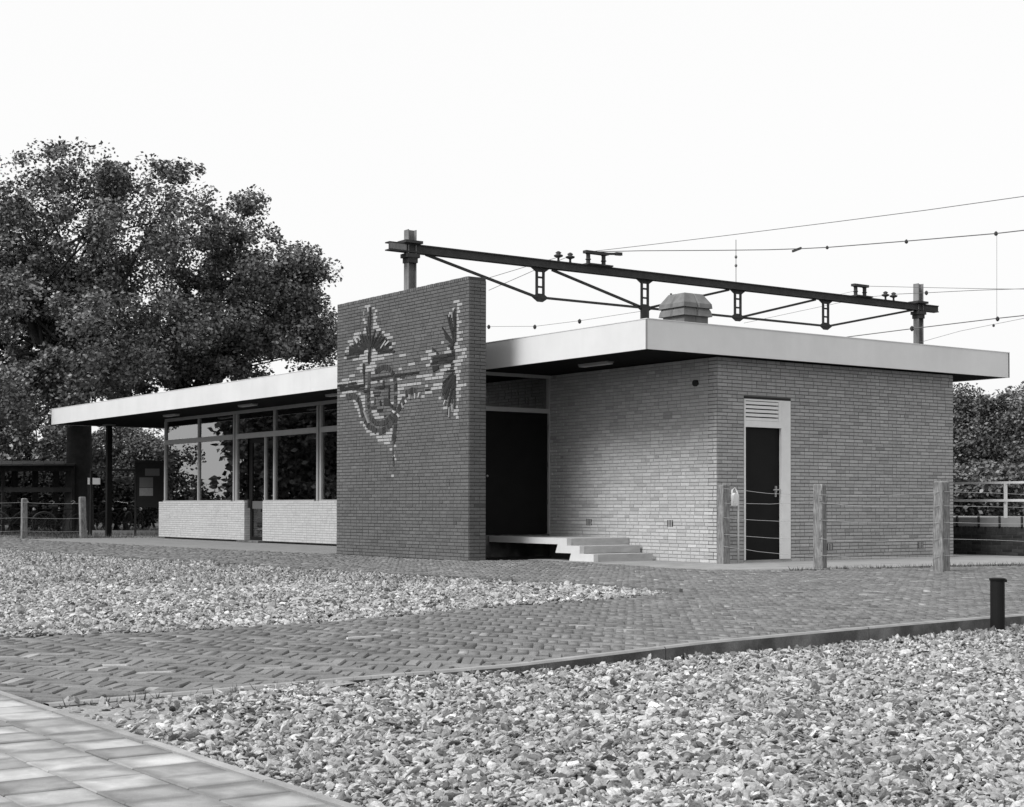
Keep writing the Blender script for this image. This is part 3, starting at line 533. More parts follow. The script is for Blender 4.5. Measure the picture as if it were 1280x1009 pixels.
# side wall (faces +X), front wall of the recess (faces -Y)
DY0,DY1,DZ1=.56,1.575,2.545
sw=MB(); sw.box((-.2,0,0),(-.0005,DY0,ZB)); sw.box((-.2,DY1,0),(-.0005,LS,ZB)); sw.box((-.2,DY0,DZ1+.03),(-.0005,DY1,ZB))
side_wall=sw.build('side_wall',M['side_mortar'],bld)
XD=-4.255
ew=MB(); ew.box((XD-.02,.0005,.0),(-.2,.2,ZB)); entry_wall=ew.build('recess_wall',M['sunlit_mortar'],bld)
lay((0,0,0),(0,1,0),(1,0,0),LS,ZB,0,side_wall,holes=[(DY0,DY1,-1,DZ1+.03)])
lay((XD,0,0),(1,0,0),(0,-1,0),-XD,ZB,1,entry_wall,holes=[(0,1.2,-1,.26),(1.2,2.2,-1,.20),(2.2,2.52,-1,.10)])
back=MB().box((-12,LS-.2,0),(-.2,LS,ZB)).build('rear_wall',M['side_mortar'],bld)
def vertical_face_corner(): pass
cand=[i for i,b in enumerate(ALLB) if abs(b[3]-.200)<.002]
cand.sort(key=lambda i: float(np.linalg.norm(ALLB[i][0]-CAM)) if ALLB[i][0][2]<2.4 else 99)
chosen=set(cand[:300]); hh=COURSE-JT
sm={0:single_mesh(.200,hh,M['side_brick_o']),1:single_mesh(.200,hh,M['sunlit_brick_o'])}
rest=MB()
for i,(c,u,n,w_,h,t,kd,wl) in enumerate(ALLB):
    if i in chosen:
        o=bpy.data.objects.new('brick',sm[kd]); COL.objects.link(o); o.parent=wl; o.location=tuple(c)
        o.rotation_euler=(0,0,math.atan2(u[1],u[0])); o.color=(t,t,t,1); o.matrix_parent_inverse=Matrix.Identity(4)
    else: brickbox(rest,c,u,n,w_,h,t,kd)
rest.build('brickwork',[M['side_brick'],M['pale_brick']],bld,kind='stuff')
print('bricks',len(ALLB))
# brick vents: three upright slots with pale edges
def vent(c,u,n):
    c=np.array(c,float);u=np.array(u,float);n=np.array(n,float); m=MB()
    for k in range(4):
        p=c+u*(k-1.5)*.038; a=p-u*.006-np.array([0,0,.05])+n*.0085; 
        m.bar(tuple(p+n*.004-np.array([0,0,.052])),tuple(p+n*.004+np.array([0,0,.052])),.012,.02,mi=0)
    for k in range(3):
        p=c+u*(k-1)*.038; m.bar(tuple(p+n*.003-np.array([0,0,.05])),tuple(p+n*.003+np.array([0,0,.05])),.022,.016,mi=1)
    m.build('brick_vent',[M['rubber'],M['side_brick']],bld)
vent((-3.13,0,.60),(1,0,0),(0,-1,0)); vent((-1.07,0,.60),(1,0,0),(0,-1,0)); vent((0,2.46,.22),(0,1,0),(1,0,0)); vent((0,4.67,.22),(0,1,0),(1,0,0))
# --- roof --------------------------------------------------------------
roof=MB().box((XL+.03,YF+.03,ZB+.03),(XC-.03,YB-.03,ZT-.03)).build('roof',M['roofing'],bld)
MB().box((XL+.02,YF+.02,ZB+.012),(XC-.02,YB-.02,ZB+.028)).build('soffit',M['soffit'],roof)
def fas(a,b,n):
    # one fascia board run made of lengths with hairline joints, thin metal drip at the top
    a=np.array(a,float);b=np.array(b,float);n=np.array(n,float)
    L=np.linalg.norm(b-a); u=(b-a)/L; k=max(1,int(round(L/5.6)))
    for j in range(k):
        p=a+u*L*(j/k)+u*(.0015 if j else 0); q=a+u*L*((j+1)/k)-u*(.0015 if j<k-1 else 0)
        m=MB(); e=n*.03
        m.hexa([(p[0],p[1],ZB),(q[0],q[1],ZB),(q[0]-e[0],q[1]-e[1],ZB),(p[0]-e[0],p[1]-e[1],ZB),(p[0],p[1],ZT-.012),(q[0],q[1],ZT-.012),(q[0]-e[0],q[1]-e[1],ZT-.012),(p[0]-e[0],p[1]-e[1],ZT-.012)])
        f=n*.006
        m.hexa([(p[0]+f[0],p[1]+f[1],ZT-.0118),(q[0]+f[0],q[1]+f[1],ZT-.0118),(q[0]-e[0],q[1]-e[1],ZT-.0118),(p[0]-e[0],p[1]-e[1],ZT-.0118),(p[0]+f[0],p[1]+f[1],ZT),(q[0]+f[0],q[1]+f[1],ZT),(q[0]-e[0],q[1]-e[1],ZT),(p[0]-e[0],p[1]-e[1],ZT)])
        m.build('fascia_board',M['fascia'],roof)
fas((XL,YF,0),(XC-.004,YF,0),(0,-1,0)); fas((XC,YF,0),(XC,YB,0),(1,0,0)); fas((XC,YB,0),(XL,YB,0),(0,1,0)); fas((XL,YB,0),(XL,YF,0),(-1,0,0))
MB().box((XC-.01,YF-.002,ZB+.001),(XC+.003,YF+.01,ZT-.013)).build('corner_trim',M['grey_paint'],roof)
# soffit lamps: flat opal battens
for (x0,x1,y) in [(-2.35,-1.62,-.78),(-19.5,-18.75,-.75),(-14.85,-14.1,-.88),(-10.7,-9.95,-.88)]:
    lm=MB().box((x0,y-.06,ZB-.035),(x1,y+.06,ZB+.011)).build('ceiling_lamp',M['opal'],bld)
    MB().box((x0-.012,y-.068,ZB-.012),(x0-.001,y+.068,ZB+.011)).box((x1+.001,y-.068,ZB-.012),(x1+.012,y+.068,ZB+.011)).build('end_cap',M['metal'],lm)
# --- side door with louvre ----------------------------------------------
d=MB(); d.box((-.03,DY0+.004,.04),(.012,DY0+.03,DZ1-.01)); d.box((-.035,1.362,.045),(.014,DY1-.01,DZ1-.01)); d.box((-.03,DY0+.03,2.10),(.013,1.362,2.20)); d.box((-.03,DY0+.03,2.508),(.0135,1.362,DZ1-.01))
fr_=d.build('door_frame',M['white_paint'],bld)
MB().box((-.035,1.36,.0),(.014,DY1-.012,.044)).build('frame_foot',M['kerb'],fr_)
MB().box((-.09,DY0+.03,.04),(-.045,1.36,2.10)).build('side_door',M['black_door'],bld)
sd_=bpy.data.objects['side_door']
hd=MB(); hd.box((-.045,1.27,1.02),(-.038,1.305,1.19)); hd.tube([(-.04,1.287,1.13),(.005,1.287,1.13),(.008,1.19,1.13)],.011,8); hd.tube([(-.04,1.287,1.05),(-.03,1.287,1.05)],.013,8)
hd.bar((-.03,1.287,1.09),(-.03,1.287,1.185),.02); hd.tube([(-.0,1.287,1.13),(.003,1.345,1.135)],.009,8); hd.build('door_handle',M['metal'],sd_)
lv=MB()
for k in range(5):
    z=2.215+k*.0625; lv.hexa([(-.035,DY0+.034,z),(-.035,1.358,z),(.010,1.358,z-.012),(.010,DY0+.034,z-.012),(-.035,DY0+.034,z+.058),(-.035,1.358,z+.058),(.010,1.358,z+.030),(.010,DY0+.034,z+.030)])
for k in range(5):
    z=2.215+k*.0625; m=MB(); a,b=DY0+.034,1.30
    m.hexa([(-.02,a,z+.004),(-.02,b,z+.004),(.010,b,z-.012),(.010,a,z-.012),(-.02,a,z+.02),(-.02,b,z+.02),(.010,b,z+.032),(.010,a,z+.032)]); m.build('louvre_slat',M['white_paint'],fr_)
MB().box((-.035,1.304,2.2),(.0125,1.361,2.508)).build('louvre_end',M['white_paint'],fr_)
MB().box((-.12,DY0,2.2),(-.05,1.37,2.53)).build('louvre_backing',M['rubber'],fr_)
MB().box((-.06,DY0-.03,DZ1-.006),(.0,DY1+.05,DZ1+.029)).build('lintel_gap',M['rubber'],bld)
MB().box((-.6,DY0,-.02),(.03,DY1,.036)).build('threshold',M['concrete'],bld)
# --- recess door (faces +X), transom light -------------------------------
YV=-1.60
m=MB(); m.box((XD-.12,YV,.0),(XD-.0,-.001,.375)); m.build('door_base',M['kerb'],bld)
m=MB(); m.box((XD-.1,-.035,.38),(XD+.02,-.001,ZB)); m.box((XD-.1,YV,2.49),(XD+.025,-.036,2.565)); m.box((XD-.1,YV,ZB-.05),(XD+.018,-.036,ZB)); 
rfm=m.build('recess_door_frame',M['grey_paint'],bld)
rd=MB().box((XD-.07,YV,.385),(XD-.02,-.036,2.489)).build('recess_door',M['black_door'],bld)
m=MB(); m.lathe((XD-.02,-1.33,1.38),[(.012,0),(.012,.02),(.022,.025),(.022,.04),(.01,.05)],10,axis='x'); m.build('door_knob',M['metal'],rd)
m=MB(); 
for z in (.9,1.55,2.2): m.tube([(XD-.012,-.045,z),(XD-.012,-.045,z+.09)],.011,6)
m.build('door_hinge',M['steel'],rd)
MB().box((XD-.06,YV,2.566),(XD-.05,-.036,ZB-.051)).build('transom_pane',M['glass'],bld)
MB().box((XD-.2,-.35,2.566),(XD-.19,-.04,ZB-.05)).build('curtain_panel',M['interior'],bld)
# front closing wall of the vestibule behind the feature wall
MB().box((-7.0,YV-.15,0),(XD-.121,YV-.001,ZB-.001)).build('vestibule_wall',M['side_mortar'],bld)
# --- landing and steps: cantilevered slab and three treads ---------------
st=thing('entrance_steps','pale concrete landing with three steps beside the recess door','steps',(-2,-1.3,0))
Y0,Y1=-1.30,-.012
prof=[(XD+.03,.36),(-2.06,.36),(-2.06,.245),(-1.73,.245),(-1.73,.125),(-1.38,.125),(-1.38,.008),(-2.0,.008),(-1.95,.125),(-2.36,.125),(-2.30,.262),(XD+.03,.262)]
p_=[(x,Y0,z) for x,z in prof]
m=MB(); m.prism(p_,(0,.09,0)); m.build('stringer',M['white_concrete'],st)
m=MB().box((XD+.03,Y0+.091,.265),(-2.075,Y1,.357)).build('landing',M['step_concrete'],st)
for x1,z1_,x0 in ((-2.075,.235,-2.4),(-1.745,.236,-2.2),(-1.395,.117,-1.96)): pass
MB().box((-2.3,Y0+.091,.126),(-2.072,Y1,.2645)).build('riser',M['step_concrete'],st)
MB().box((-2.07,Y0+.091,.13),(-1.742,Y1-.04,.243)).build('tread',M['step_concrete'],st)
MB().box((-1.9,Y0+.091,.006),(-1.392,Y1-.08,.123)).build('tread',M['step_concrete'],st)
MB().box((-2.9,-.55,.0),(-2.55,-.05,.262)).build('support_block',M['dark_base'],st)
# --- glazed front ---------------------------------------------------------
XA=-21.2
# plinth walls
def plinth(x0,x1,z0,z1):
    w_=MB().box((x0,-.1195,z0),(x1,.09,z1-.004)).build('plinth_wall',M['sunlit_mortar'],bld)
    m=MB(); B0=len(ALLB); lay((x0,-.12,0),(1,0,0),(0,-1,0),x1-x0,z1-z0,1,w_,z0=z0,c=.0545)
    for b in ALLB[B0:]: brickbox(m,b[0],b[1],b[2],b[3],b[4],1+(b[5]-1)*.5,0,pr=.002)
    lay((x1,-.12,0),(0,1,0),(1,0,0),.21,z1-z0,1,w_,z0=z0,c=.0545); 
    for b in ALLB[B0:]:
        if b[1][1]>.5: brickbox(m,b[0],b[1],b[2],b[3],b[4],b[5],0,pr=.002)
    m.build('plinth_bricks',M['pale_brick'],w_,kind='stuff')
plinth(-21.42,-16.22,.052,.978); plinth(-15.25,-7.0,.052,.962)
MB().box((-21.3,-.0,0),(-7,.08,.05)).build('plinth_recess',M['kerb'],bld)
def Xw(px): return float(on(px,600,1,0.0)[0])
X0=Xw(207.8); X1=Xw(249.5); X2=Xw(295.5); XDL=Xw(299); XDD=Xw(311); XDR=Xw(333); X3=Xw(344.5); X4=Xw(400.5); X5=-7.0
print('mullions',X0,X1,X2,XDR,X3,X4)
zs,zt0,zt1,zh=.975,2.48,2.60,3.09
wf=MB()
def vbar(x,w_,z0,z1,y0=-.05,y1=.04): wf.box((x-w_/2,y0,z0),(x+w_/2,y1,z1))
for x,w_ in ((X0,.07),(X1,.06),(X3,.07),(X5,.07)): vbar(x,w_,zs,zh,-.048,.038)
for x in (X2-.07,X2+.08,X4-.07,X4+.08): vbar(x,.07,zs,zh,-.048,.038)
for x in (X2,X4): vbar(x+.005,.08,zs,zh,-.0,.03)
vbar(XDR,.05,.06,zt0,-.046,.036)
for a,b in ((X0+.035,X2-.105),(X2+.115,X4-.105),(X4+.115,X5-.035)): wf.box((a,-.055,zt0),(b,.039,zt1))
wf.box((X0,-.05,zh),(X5,.045,ZB+.01)); wf.box((X0+.02,-.1,zs-.03),(X2-.11,.03,zs+.03)); wf.box((X2+.11,-.1,zs-.03),(-16.3,.03,zs+.03)); wf.box((XDR+.03,-.1,zs-.03),(X4-.11,.03,zs+.03)); wf.box((X4+.11,-.1,zs-.03),(X5-.04,.03,zs+.03))
wfo=wf.build('window_frame',M['grey_paint'],bld)
xs_=[X0,X1,X2-.1,None,X2+.1,X3,X4-.1,None,X4+.1,X5]
def pane(a,b,z0,z1): MB().box((a,-.008,z0),(b,-.002,z1)).build('pane',M['glass'],wfo)
pane(X0+.036,X1-.031,zs+.031,zt0-.001); pane(X1+.031,X2-.106,zs+.031,zt0-.001); pane(X0+.036,X1-.031,zt1+.001,zh-.001); pane(X1+.031,X2-.106,zt1+.001,zh-.001)
pane(X2+.116,XDD-.05,zs+.031,zt0-.001); pane(XDR+.026,X3-.036,zs+.031,zt0-.001); pane(X3+.036,X4-.106,zs+.031,zt0-.001); pane(X4+.116,X5-.036,zs+.031,zt0-.001)
pane(X2+.116,X3-.036,zt1+.001,zh-.001); pane(X3+.036,X4-.106,zt1+.001,zh-.001); pane(X4+.116,X5-.036,zt1+.001,zh-.001)
# glazed door set slightly back, dark frame with kick plate
gd=MB(); y0,y1=.03,.075
gd.box((XDD-.05,y0,.06),(XDD+.13,y1,zt0-.002)); gd.box((XDR-.11,y0,.06),(XDR-.027,y1,zt0-.002)); gd.box((XDD+.13,y0,2.36),(XDR-.11,y1,zt0-.002)); gd.box((XDD+.13,y0,.06),(XDR-.11,y1,.14))
gdo=gd.build('glazed_door',M['black_paint'],bld)
MB().box((XDD+.131,y0+.005,.80),(XDR-.111,y1-.005,.98)).build('door_rail',M['interior'],gdo)
MB().box((XDD+.131,.05,.981),(XDR-.111,.056,2.359)).build('door_pane',M['glass'],gdo); MB().box((XDD+.131,.05,.141),(XDR-.111,.056,.799)).build('door_pane',M['glass'],gdo)
MB().bar((XDD+.08,-.02,.82),(XDD+.08,-.02,1.02),.05,.09).bar((XDD+.08,.03,.92),(XDD+.08,-.02,.92),.03).build('door_pull',M['steel'],gdo)
MB().box((-16.35,-.26,.012),(-15.2,.02,.056)).build('door_mat_step',M['kerb'],bld)
# room behind the glass: floor, rear wall, ceiling, end walls, a bench and a counter
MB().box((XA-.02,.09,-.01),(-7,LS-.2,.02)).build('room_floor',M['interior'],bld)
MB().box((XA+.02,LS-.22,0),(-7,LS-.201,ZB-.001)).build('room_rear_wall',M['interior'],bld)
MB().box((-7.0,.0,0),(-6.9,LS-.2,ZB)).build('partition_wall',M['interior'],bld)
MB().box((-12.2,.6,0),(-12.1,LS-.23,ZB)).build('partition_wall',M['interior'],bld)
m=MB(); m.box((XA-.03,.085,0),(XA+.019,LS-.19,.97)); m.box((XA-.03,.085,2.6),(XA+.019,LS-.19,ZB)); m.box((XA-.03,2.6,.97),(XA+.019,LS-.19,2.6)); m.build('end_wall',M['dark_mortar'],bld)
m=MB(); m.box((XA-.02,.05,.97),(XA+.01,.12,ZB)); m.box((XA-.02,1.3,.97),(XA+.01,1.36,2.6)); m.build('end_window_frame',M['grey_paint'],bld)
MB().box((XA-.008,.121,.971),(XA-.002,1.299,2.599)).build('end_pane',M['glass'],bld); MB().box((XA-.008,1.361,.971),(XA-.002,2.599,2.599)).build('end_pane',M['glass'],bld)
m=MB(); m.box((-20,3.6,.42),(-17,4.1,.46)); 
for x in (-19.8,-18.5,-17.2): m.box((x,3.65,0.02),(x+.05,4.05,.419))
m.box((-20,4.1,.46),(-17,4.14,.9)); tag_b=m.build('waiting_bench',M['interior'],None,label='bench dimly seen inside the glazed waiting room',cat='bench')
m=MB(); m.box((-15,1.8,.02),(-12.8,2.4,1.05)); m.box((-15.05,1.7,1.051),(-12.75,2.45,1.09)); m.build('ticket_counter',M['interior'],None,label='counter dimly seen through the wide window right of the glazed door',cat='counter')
# --- steel post under the roof end ---------------------------------------
pp=thing('roof_post','slim black steel post carrying the far left end of the roof','post',(-22.9,-.95,0))
P0=on(136,600,1,-.3); 
m=MB().bar((P0[0],P0[1],0),(P0[0],P0[1],ZB-.03),.14,.14).build('shaft',M['black_paint'],pp); MB().box((P0[0]-.2,P0[1]-.12,ZB-.03),(P0[0]+.2,P0[1]+.12,ZB+.011)).build('head_plate',M['metal'],pp)
# --- small round wall lamp on the recess wall -------------------------------
wl_=MB(); wl_.lathe((-.46,-.0,2.775),[(.035,-.05),(.05,-.048),(.05,-.008),(.055,-.004),(.055,.0)],14,axis='y'); wl_.build('wall_buzzer',M['rubber'],None,label='small dark round fitting high on the recess wall near the corner',cat='wall fitting')
# --- grey cement ventilation cowl on the roof -------------------------------
cw=thing('roof_cowl','tiered grey cement ventilator cowl on the flat roof near the corner','roof vent',(-.55,1.0,ZT))
cx,cy=-.9,.166
def oct_ring(rx,ry,z,nr=.0):
    # square with notched middles as seen: two lobes per side
    pts=[(-1,-1),(-.1,-1),(0,-1+nr),(.1,-1),(1,-1),(1,-.1),(1-nr,0),(1,.1),(1,1),(.1,1),(0,1-nr),(-.1,1),(-1,1),(-1,.1),(-1+nr,0),(-1,-.1)]
    return [(cx+a*rx,cy+b*ry,z) for a,b in pts]
def tier(rings,name):
    m=MB(); n=16; vs=[q for r in rings for q in r]; fs=[tuple(range(n))[::-1],tuple((len(rings)-1)*n+i for i in range(n))]
    for i in range(len(rings)-1):
        for k in range(n): fs.append((i*n+k,i*n+(k+1)%n,(i+1)*n+(k+1)%n,(i+1)*n+k))
    m.add(vs,fs); return m.build(name,M['asbestos'],cw)
z=ZT-.03
CW=(.36,.36)
tier([oct_ring(.25,.25,z),oct_ring(.25,.25,3.87,.07)],'cowl_base')
tier([oct_ring(.30,.30,3.85,.1),oct_ring(.285,.285,3.93,.1),oct_ring(.26,.26,3.985,.1)],'cowl_tier')
tier([oct_ring(.30,.30,3.98,.1),oct_ring(.292,.292,4.05,.1),oct_ring(.19,.19,4.21,.07)],'cowl_hood')
m=MB().tube([(cx-.15,cy-.17,4.19),(cx-.15,cy-.17,4.235)],.018,6).build('lifting_eye',M['steel'],cw)
# ================================================================== THE FEATURE WALL
XFA,XFB,YW,TW,ZW=-7.2233,-2.9301,-2.582,.3231,4.5143
fw=thing('feature_wall','tall free-standing dark brick wall with abstract bird-like mosaic','wall',((XFA+XFB)/2,YW+TW/2,0))
core=MB().box((XFA+.0005,YW+.0005,-.02),(XFB-.0005,YW+TW-.0005,ZW-.06)).build('wall_core',M['dark_mortar'],fw)
CF=(ZW-.06)/79
forced={}
for a,b,z_ in LIGHT_RUNS:
    k=int(z_/CF); forced.setdefault(k,[]).append((a,b+.01))
S0=len(ALLB)
lay((XFA,YW,0),(1,0,0),(0,-1,0),XFB-XFA,ZW-.06,2,core,c=CF,forced=forced)
lay((XFB,YW,0),(0,1,0),(1,0,0),TW,ZW-.06,2,core,c=CF)
lay((XFA,YW+TW,0),(0,-1,0),(-1,0,0),TW,ZW-.06,2,core,c=CF)
FB=ALLB[S0:]
lights=[b for b in FB if b[6]>=10]; darks=[b for b in FB if b[6]<10]
darks.sort(key=lambda b: float(np.linalg.norm(b[0]-CAM)) + (0 if abs(b[3]-.200)<.002 and b[1][0]>.5 else 50))
fm=single_mesh(.200,CF-JT,M['dark_brick_o']); 
for b in darks[:300]:
    o=bpy.data.objects.new('brick',fm); COL.objects.link(o); o.parent=core; o.location=tuple(b[0]); o.rotation_euler=(0,0,math.atan2(b[1][1],b[1][0])); o.color=(b[5],)*3+(1,); o.matrix_parent_inverse=core.matrix_parent_inverse.inverted() if False else Matrix.Translation(-Vector(core.matrix_world.translation)) if False else Matrix.Identity(4)
m=MB()
for b in darks[300:]: brickbox(m,b[0],b[1],b[2],b[3],b[4],b[5],0)
m.build('dark_brickwork',M['dark_brick'],fw,kind='stuff')
for b in lights:
    m=MB(); brickbox(m,b[0],b[1],b[2],b[3],b[4],b[5]*.5+.5,0,pr=.010); m.build('glazed_brick',M['white_tile'],fw)
# rowlock capping: bricks on edge
x=XFA; m=MB()
i=0
while x<XFB-.02:
    w_=.052; t=float(rng.uniform(.9,1.35)); MBx=MB(); MBx.box((x+.003,YW-.004+rng.uniform(-.002,.002),ZW-.055),(min(x+w_,XFB)-.004,YW+.155,ZW-.001+rng.uniform(-.003,.002)),t); MBx.box((x+.003,YW+.163,ZW-.055),(min(x+w_,XFB)-.004,YW+TW+.004,ZW-.001+rng.uniform(-.003,.002)),t); m.v+=[]; 
    b0=len(m.v); m.v+=MBx.v; m.f+=[tuple(q+b0 for q in f) for f in MBx.f]; m.t+=MBx.t; m.m+=MBx.m
    x+=.0595
m.build('rowlock_capping',M['dark_brick'],fw)
MB().box((XFA+.004,YW+.004,ZW-.0595),(XFB-.004,YW+TW-.004,ZW-.012)).build('capping_mortar',M['dark_mortar'],fw)
# mosaic stones: rods (fans, bars) and ribbons of short cross stones
def rod(x0,z0,x1,z1,w_,material,name,pr=.014):
    a=Vector((XFA+x0,0,z0)); b=Vector((XFA+x1,0,z1)); dct=(b-a); L=dct.length
    if L<.02: return
    dct/=L; nrm=Vector((-dct.z,0,dct.x)); k=max(1,int(round(L/.2)))
    for j in range(k):
        p=a+dct*(L*j/k+.003); q=a+dct*(L*(j+1)/k-.003); h=w_/2*rng.uniform(.5,.8); y1_=YW-pr-rng.uniform(-.006,.006)
        m=MB(); c=[p-nrm*h,q-nrm*h,q+nrm*h,p+nrm*h]
        v=[(s.x,YW+.004,s.z) for s in c]+[(s.x,y1_,s.z) for s in c]
        m.add(v,[(4,5,6,7)[::-1],(0,1,5,4)[::-1],(1,2,6,5)[::-1],(2,3,7,6)[::-1],(3,0,4,7)[::-1]],float(rng.uniform(.7,1.3))); m.build(name,material,fw)
cnt=0
for r in DARK_RODS: rod(*r,M['dark_stone'],'mosaic_stone')
for r in LIGHT_RODS: rod(*r,M['white_tile'],'light_mosaic_stone',.03)
for pts_,w_ in RIBBONS:
    P_=[np.array(q) for q in pts_]; D=[0]
    for a,b in zip(P_[:-1],P_[1:]): D.append(D[-1]+np.linalg.norm(b-a))
    s=0; step=.062 if w_>.1 else .09
    while s<D[-1]:
        x=np.interp(s,D,[q[0] for q in P_]); z=np.interp(s,D,[q[1] for q in P_]); x2=np.interp(s+.02,D,[q[0] for q in P_]); z2=np.interp(s+.02,D,[q[1] for q in P_])
        t=np.array([x2-x,z2-z]); t/= max(1e-6,np.linalg.norm(t)); nn=np.array([-t[1],t[0]])
        a=np.array([x,z])-nn*w_*rng.uniform(.36,.46); b=np.array([x,z])+nn*w_*rng.uniform(.36,.46); dct=t*(step*.42)
        m=MB(); c=[a-dct,b-dct,b+dct,a+dct]; y1_=YW-.013-rng.uniform(-.005,.005)
        v=[(XFA+q[0],YW+.004,q[1]) for q in c]+[(XFA+q[0],y1_,q[1]) for q in c]
        m.add(v,[(4,5,6,7),(0,1,5,4),(1,2,6,5),(2,3,7,6),(3,0,4,7)],float(rng.uniform(.6,1.4))); m.build('ribbon_stone',M['mid_stone'],fw); s+=step
# ================================================================== FENCES
def fence_post(px,pb,pt,w_,label,lean=0,rot=.0,group='wooden fence posts'):
    P=gp(px,pb,0.0); h=(pb-pt)/FPX*depth(P)
    t=thing('fence_post',label,'fence post',(P[0],P[1],0),group)
    vs=[];n=7;prof=[]
    for i in range(n):
        z=-.1+(h+.1)*i/(n-1); s=w_/2*(1.04-.06*i/(n-1))
        for (a,b) in ((-1,-1),(1,-1),(1,1),(-1,1)):
            x=(a*s)*math.cos(rot)-(b*s)*math.sin(rot)+lean*z; y=(a*s)*math.sin(rot)+(b*s)*math.cos(rot)
            vs.append((P[0]+x+rng.normal(0,.002),P[1]+y+rng.normal(0,.002),z))
    s=w_/2*.8; z=h+.018
    for (a,b) in ((-1,-1),(1,-1),(1,1),(-1,1)): vs.append((P[0]+a*s*math.cos(rot)-b*s*math.sin(rot)+lean*z,P[1]+a*s*math.sin(rot)+b*s*math.cos(rot),z+rng.normal(0,.004)))
    fs=[]
    for i in range(n):
        for k in range(4): fs.append((i*4+k,i*4+(k+1)%4,(i+1)*4+(k+1)%4,(i+1)*4+k))
    fs.append(tuple(n*4+k for k in range(4)))
    MB().add(vs,fs).build('shaft',M['post_wood'],t)
    m=MB()
    for z in (.25,.46,.69,.93,1.08):
        if z<h-.05: m.tube([(P[0]+w_*.5,P[1]-w_*.35,z-.012),(P[0]+w_*.56,P[1]-w_*.35,z),(P[0]+w_*.5,P[1]-w_*.35,z+.012)],.003,4)
    m.build('wire_staple',M['steel'],t)
    return P,h
PR=[fence_post(904.5,705.3,607,.135,'grey wooden fence post close to the brick corner with a padlock beside it',group='fence posts by the side door'),
    fence_post(1025,711,607,.14,'grey wooden fence post standing alone right of the side door',rot=.35,group='fence posts by the side door'),
    fence_post(1177,714.5,603,.155,'thick grey fence post near the far right end of the side wall',group='fence posts by the side door')]
PL=[fence_post(30,673,624,.13,'pale round-topped fence post at the far left edge of the gravel field',group='fence posts under the big tree'),
    fence_post(104,672.5,622,.15,'leaning pale fence post in front of the big tree trunk',lean=-.09,group='fence posts under the big tree')]
def fwire(pts,label,r=.0028,group='fence wires',cat='wire',material='fence_wire',name='fence_wire'):
    m=MB().tube(pts,r,5); return m.build(name,M[material],None,label=label,cat=cat,group=group)
def sagline(a,b,sag,n=9,wob=0):
    a=np.array(a,float);b=np.array(b,float); return [tuple(a+(b-a)*t-np.array([0,0,sag*4*t*(1-t)])+np.array([0,0,rng.normal(0,wob) if 0<t<1 else 0])) for t in np.linspace(0,1,n)]
o1=np.array([.07,-.06,0]);A_,B_,C_=[np.array([p[0],p[1],0])+o1 for p,h in PR]
E_=np.array([7.2,4.4,0]) ; 
hs1=[(1.14,1.03),(.92,.95),(.70,.68),(.45,.42),(.27,.17)]
hs2=[(1.03,1.07),(.92,.88),(.68,.66),(.42,.44),(.19,.20)]
hs3=[(1.07,.98),(.88,.84),(.66,.66),(.44,.40),(.22,.2)]
nm=['top','second','middle','fourth','lowest']
for (hs,a,b,txt) in ((hs1,A_,B_,'passing in front of the black side door'),(hs2,B_,C_,'crossing the brick side wall'),(hs3,C_,E_,'running right from the thick fence post')):
    for i,(h0,h1) in enumerate(hs):
        fwire(sagline(a+[0,0,h0],b+[0,0,h1],.02+.015*rng.random(),9,.004),nm[i]+' fence wire '+txt,group='fence wires by the building')
D0=gp(-60,674); D0[2]=0
a,b=[np.array([p[0]+.08,p[1]-.06,0]) for p,h in PL]
for i,z in enumerate((.95,.55,.2)):
    fwire(sagline((D0[0],D0[1],z),a+[0,0,z],.02),['top','middle','lowest'][i]+' wire left of the pale fence posts',.004,group='fence wires under the tree')
    fwire(sagline(a+[0,0,z],b+[0,0,z-.02],.02),['top','middle','lowest'][i]+' wire between the two pale fence posts',.004,group='fence wires under the tree')
# pipe stake with padlock / enamel box beside the corner post
sp=thing('lock_stake','thin white pipe stake with a looped white box beside the corner fence post','stake',(.3,.15,0))
Ps=on(923,704.5,2,0.0); xs0,ys0=Ps[0],Ps[1]
MB().tube([(xs0,ys0,0),(xs0,ys0,.93),(xs0,ys0,1.02),(xs0-.012,ys0-.02,1.10),(xs0-.03,ys0-.05,1.15),(xs0-.05,ys0-.08,1.12),(xs0-.055,ys0-.09,1.0)],.013,8).build('pipe',M['white_paint'],sp,smooth=True)
MB().box((xs0-.03,ys0-.12,.88),(xs0+.03,ys0-.03,1.04)).prism([(xs0-.028,ys0-.118,1.04),(xs0-.028,ys0-.032,1.04),(xs0-.028,ys0-.055,1.075),(xs0-.028,ys0-.095,1.075)],(.056,0,0)).build('enamel_box',M['lock_white'],sp)
# black stub post beside the kerb: tarred pipe with a flared lip
Pk=on(1247,791,2,-.098); hk=(791-713)/FPX*depth(Pk)
bs=thing('stub_post','short black iron stub post standing in the gravel at the kerb','post',(Pk[0],Pk[1],-.16))
MB().lathe((Pk[0],Pk[1],-.3),[(.054,0),(.054,.14+hk-.02),(.060,.14+hk-.015),(.062,.14+hk),(.045,.14+hk+.004),(.04,.14+hk-.03)],20).build('pipe',M['black_paint'],bs,smooth=False)
MB().box((Pk[0]-.01,Pk[1]+.03,-.16+hk-.03),(Pk[0]+.03,Pk[1]+.078,-.16+hk-.008)).build('lug',M['black_paint'],bs)
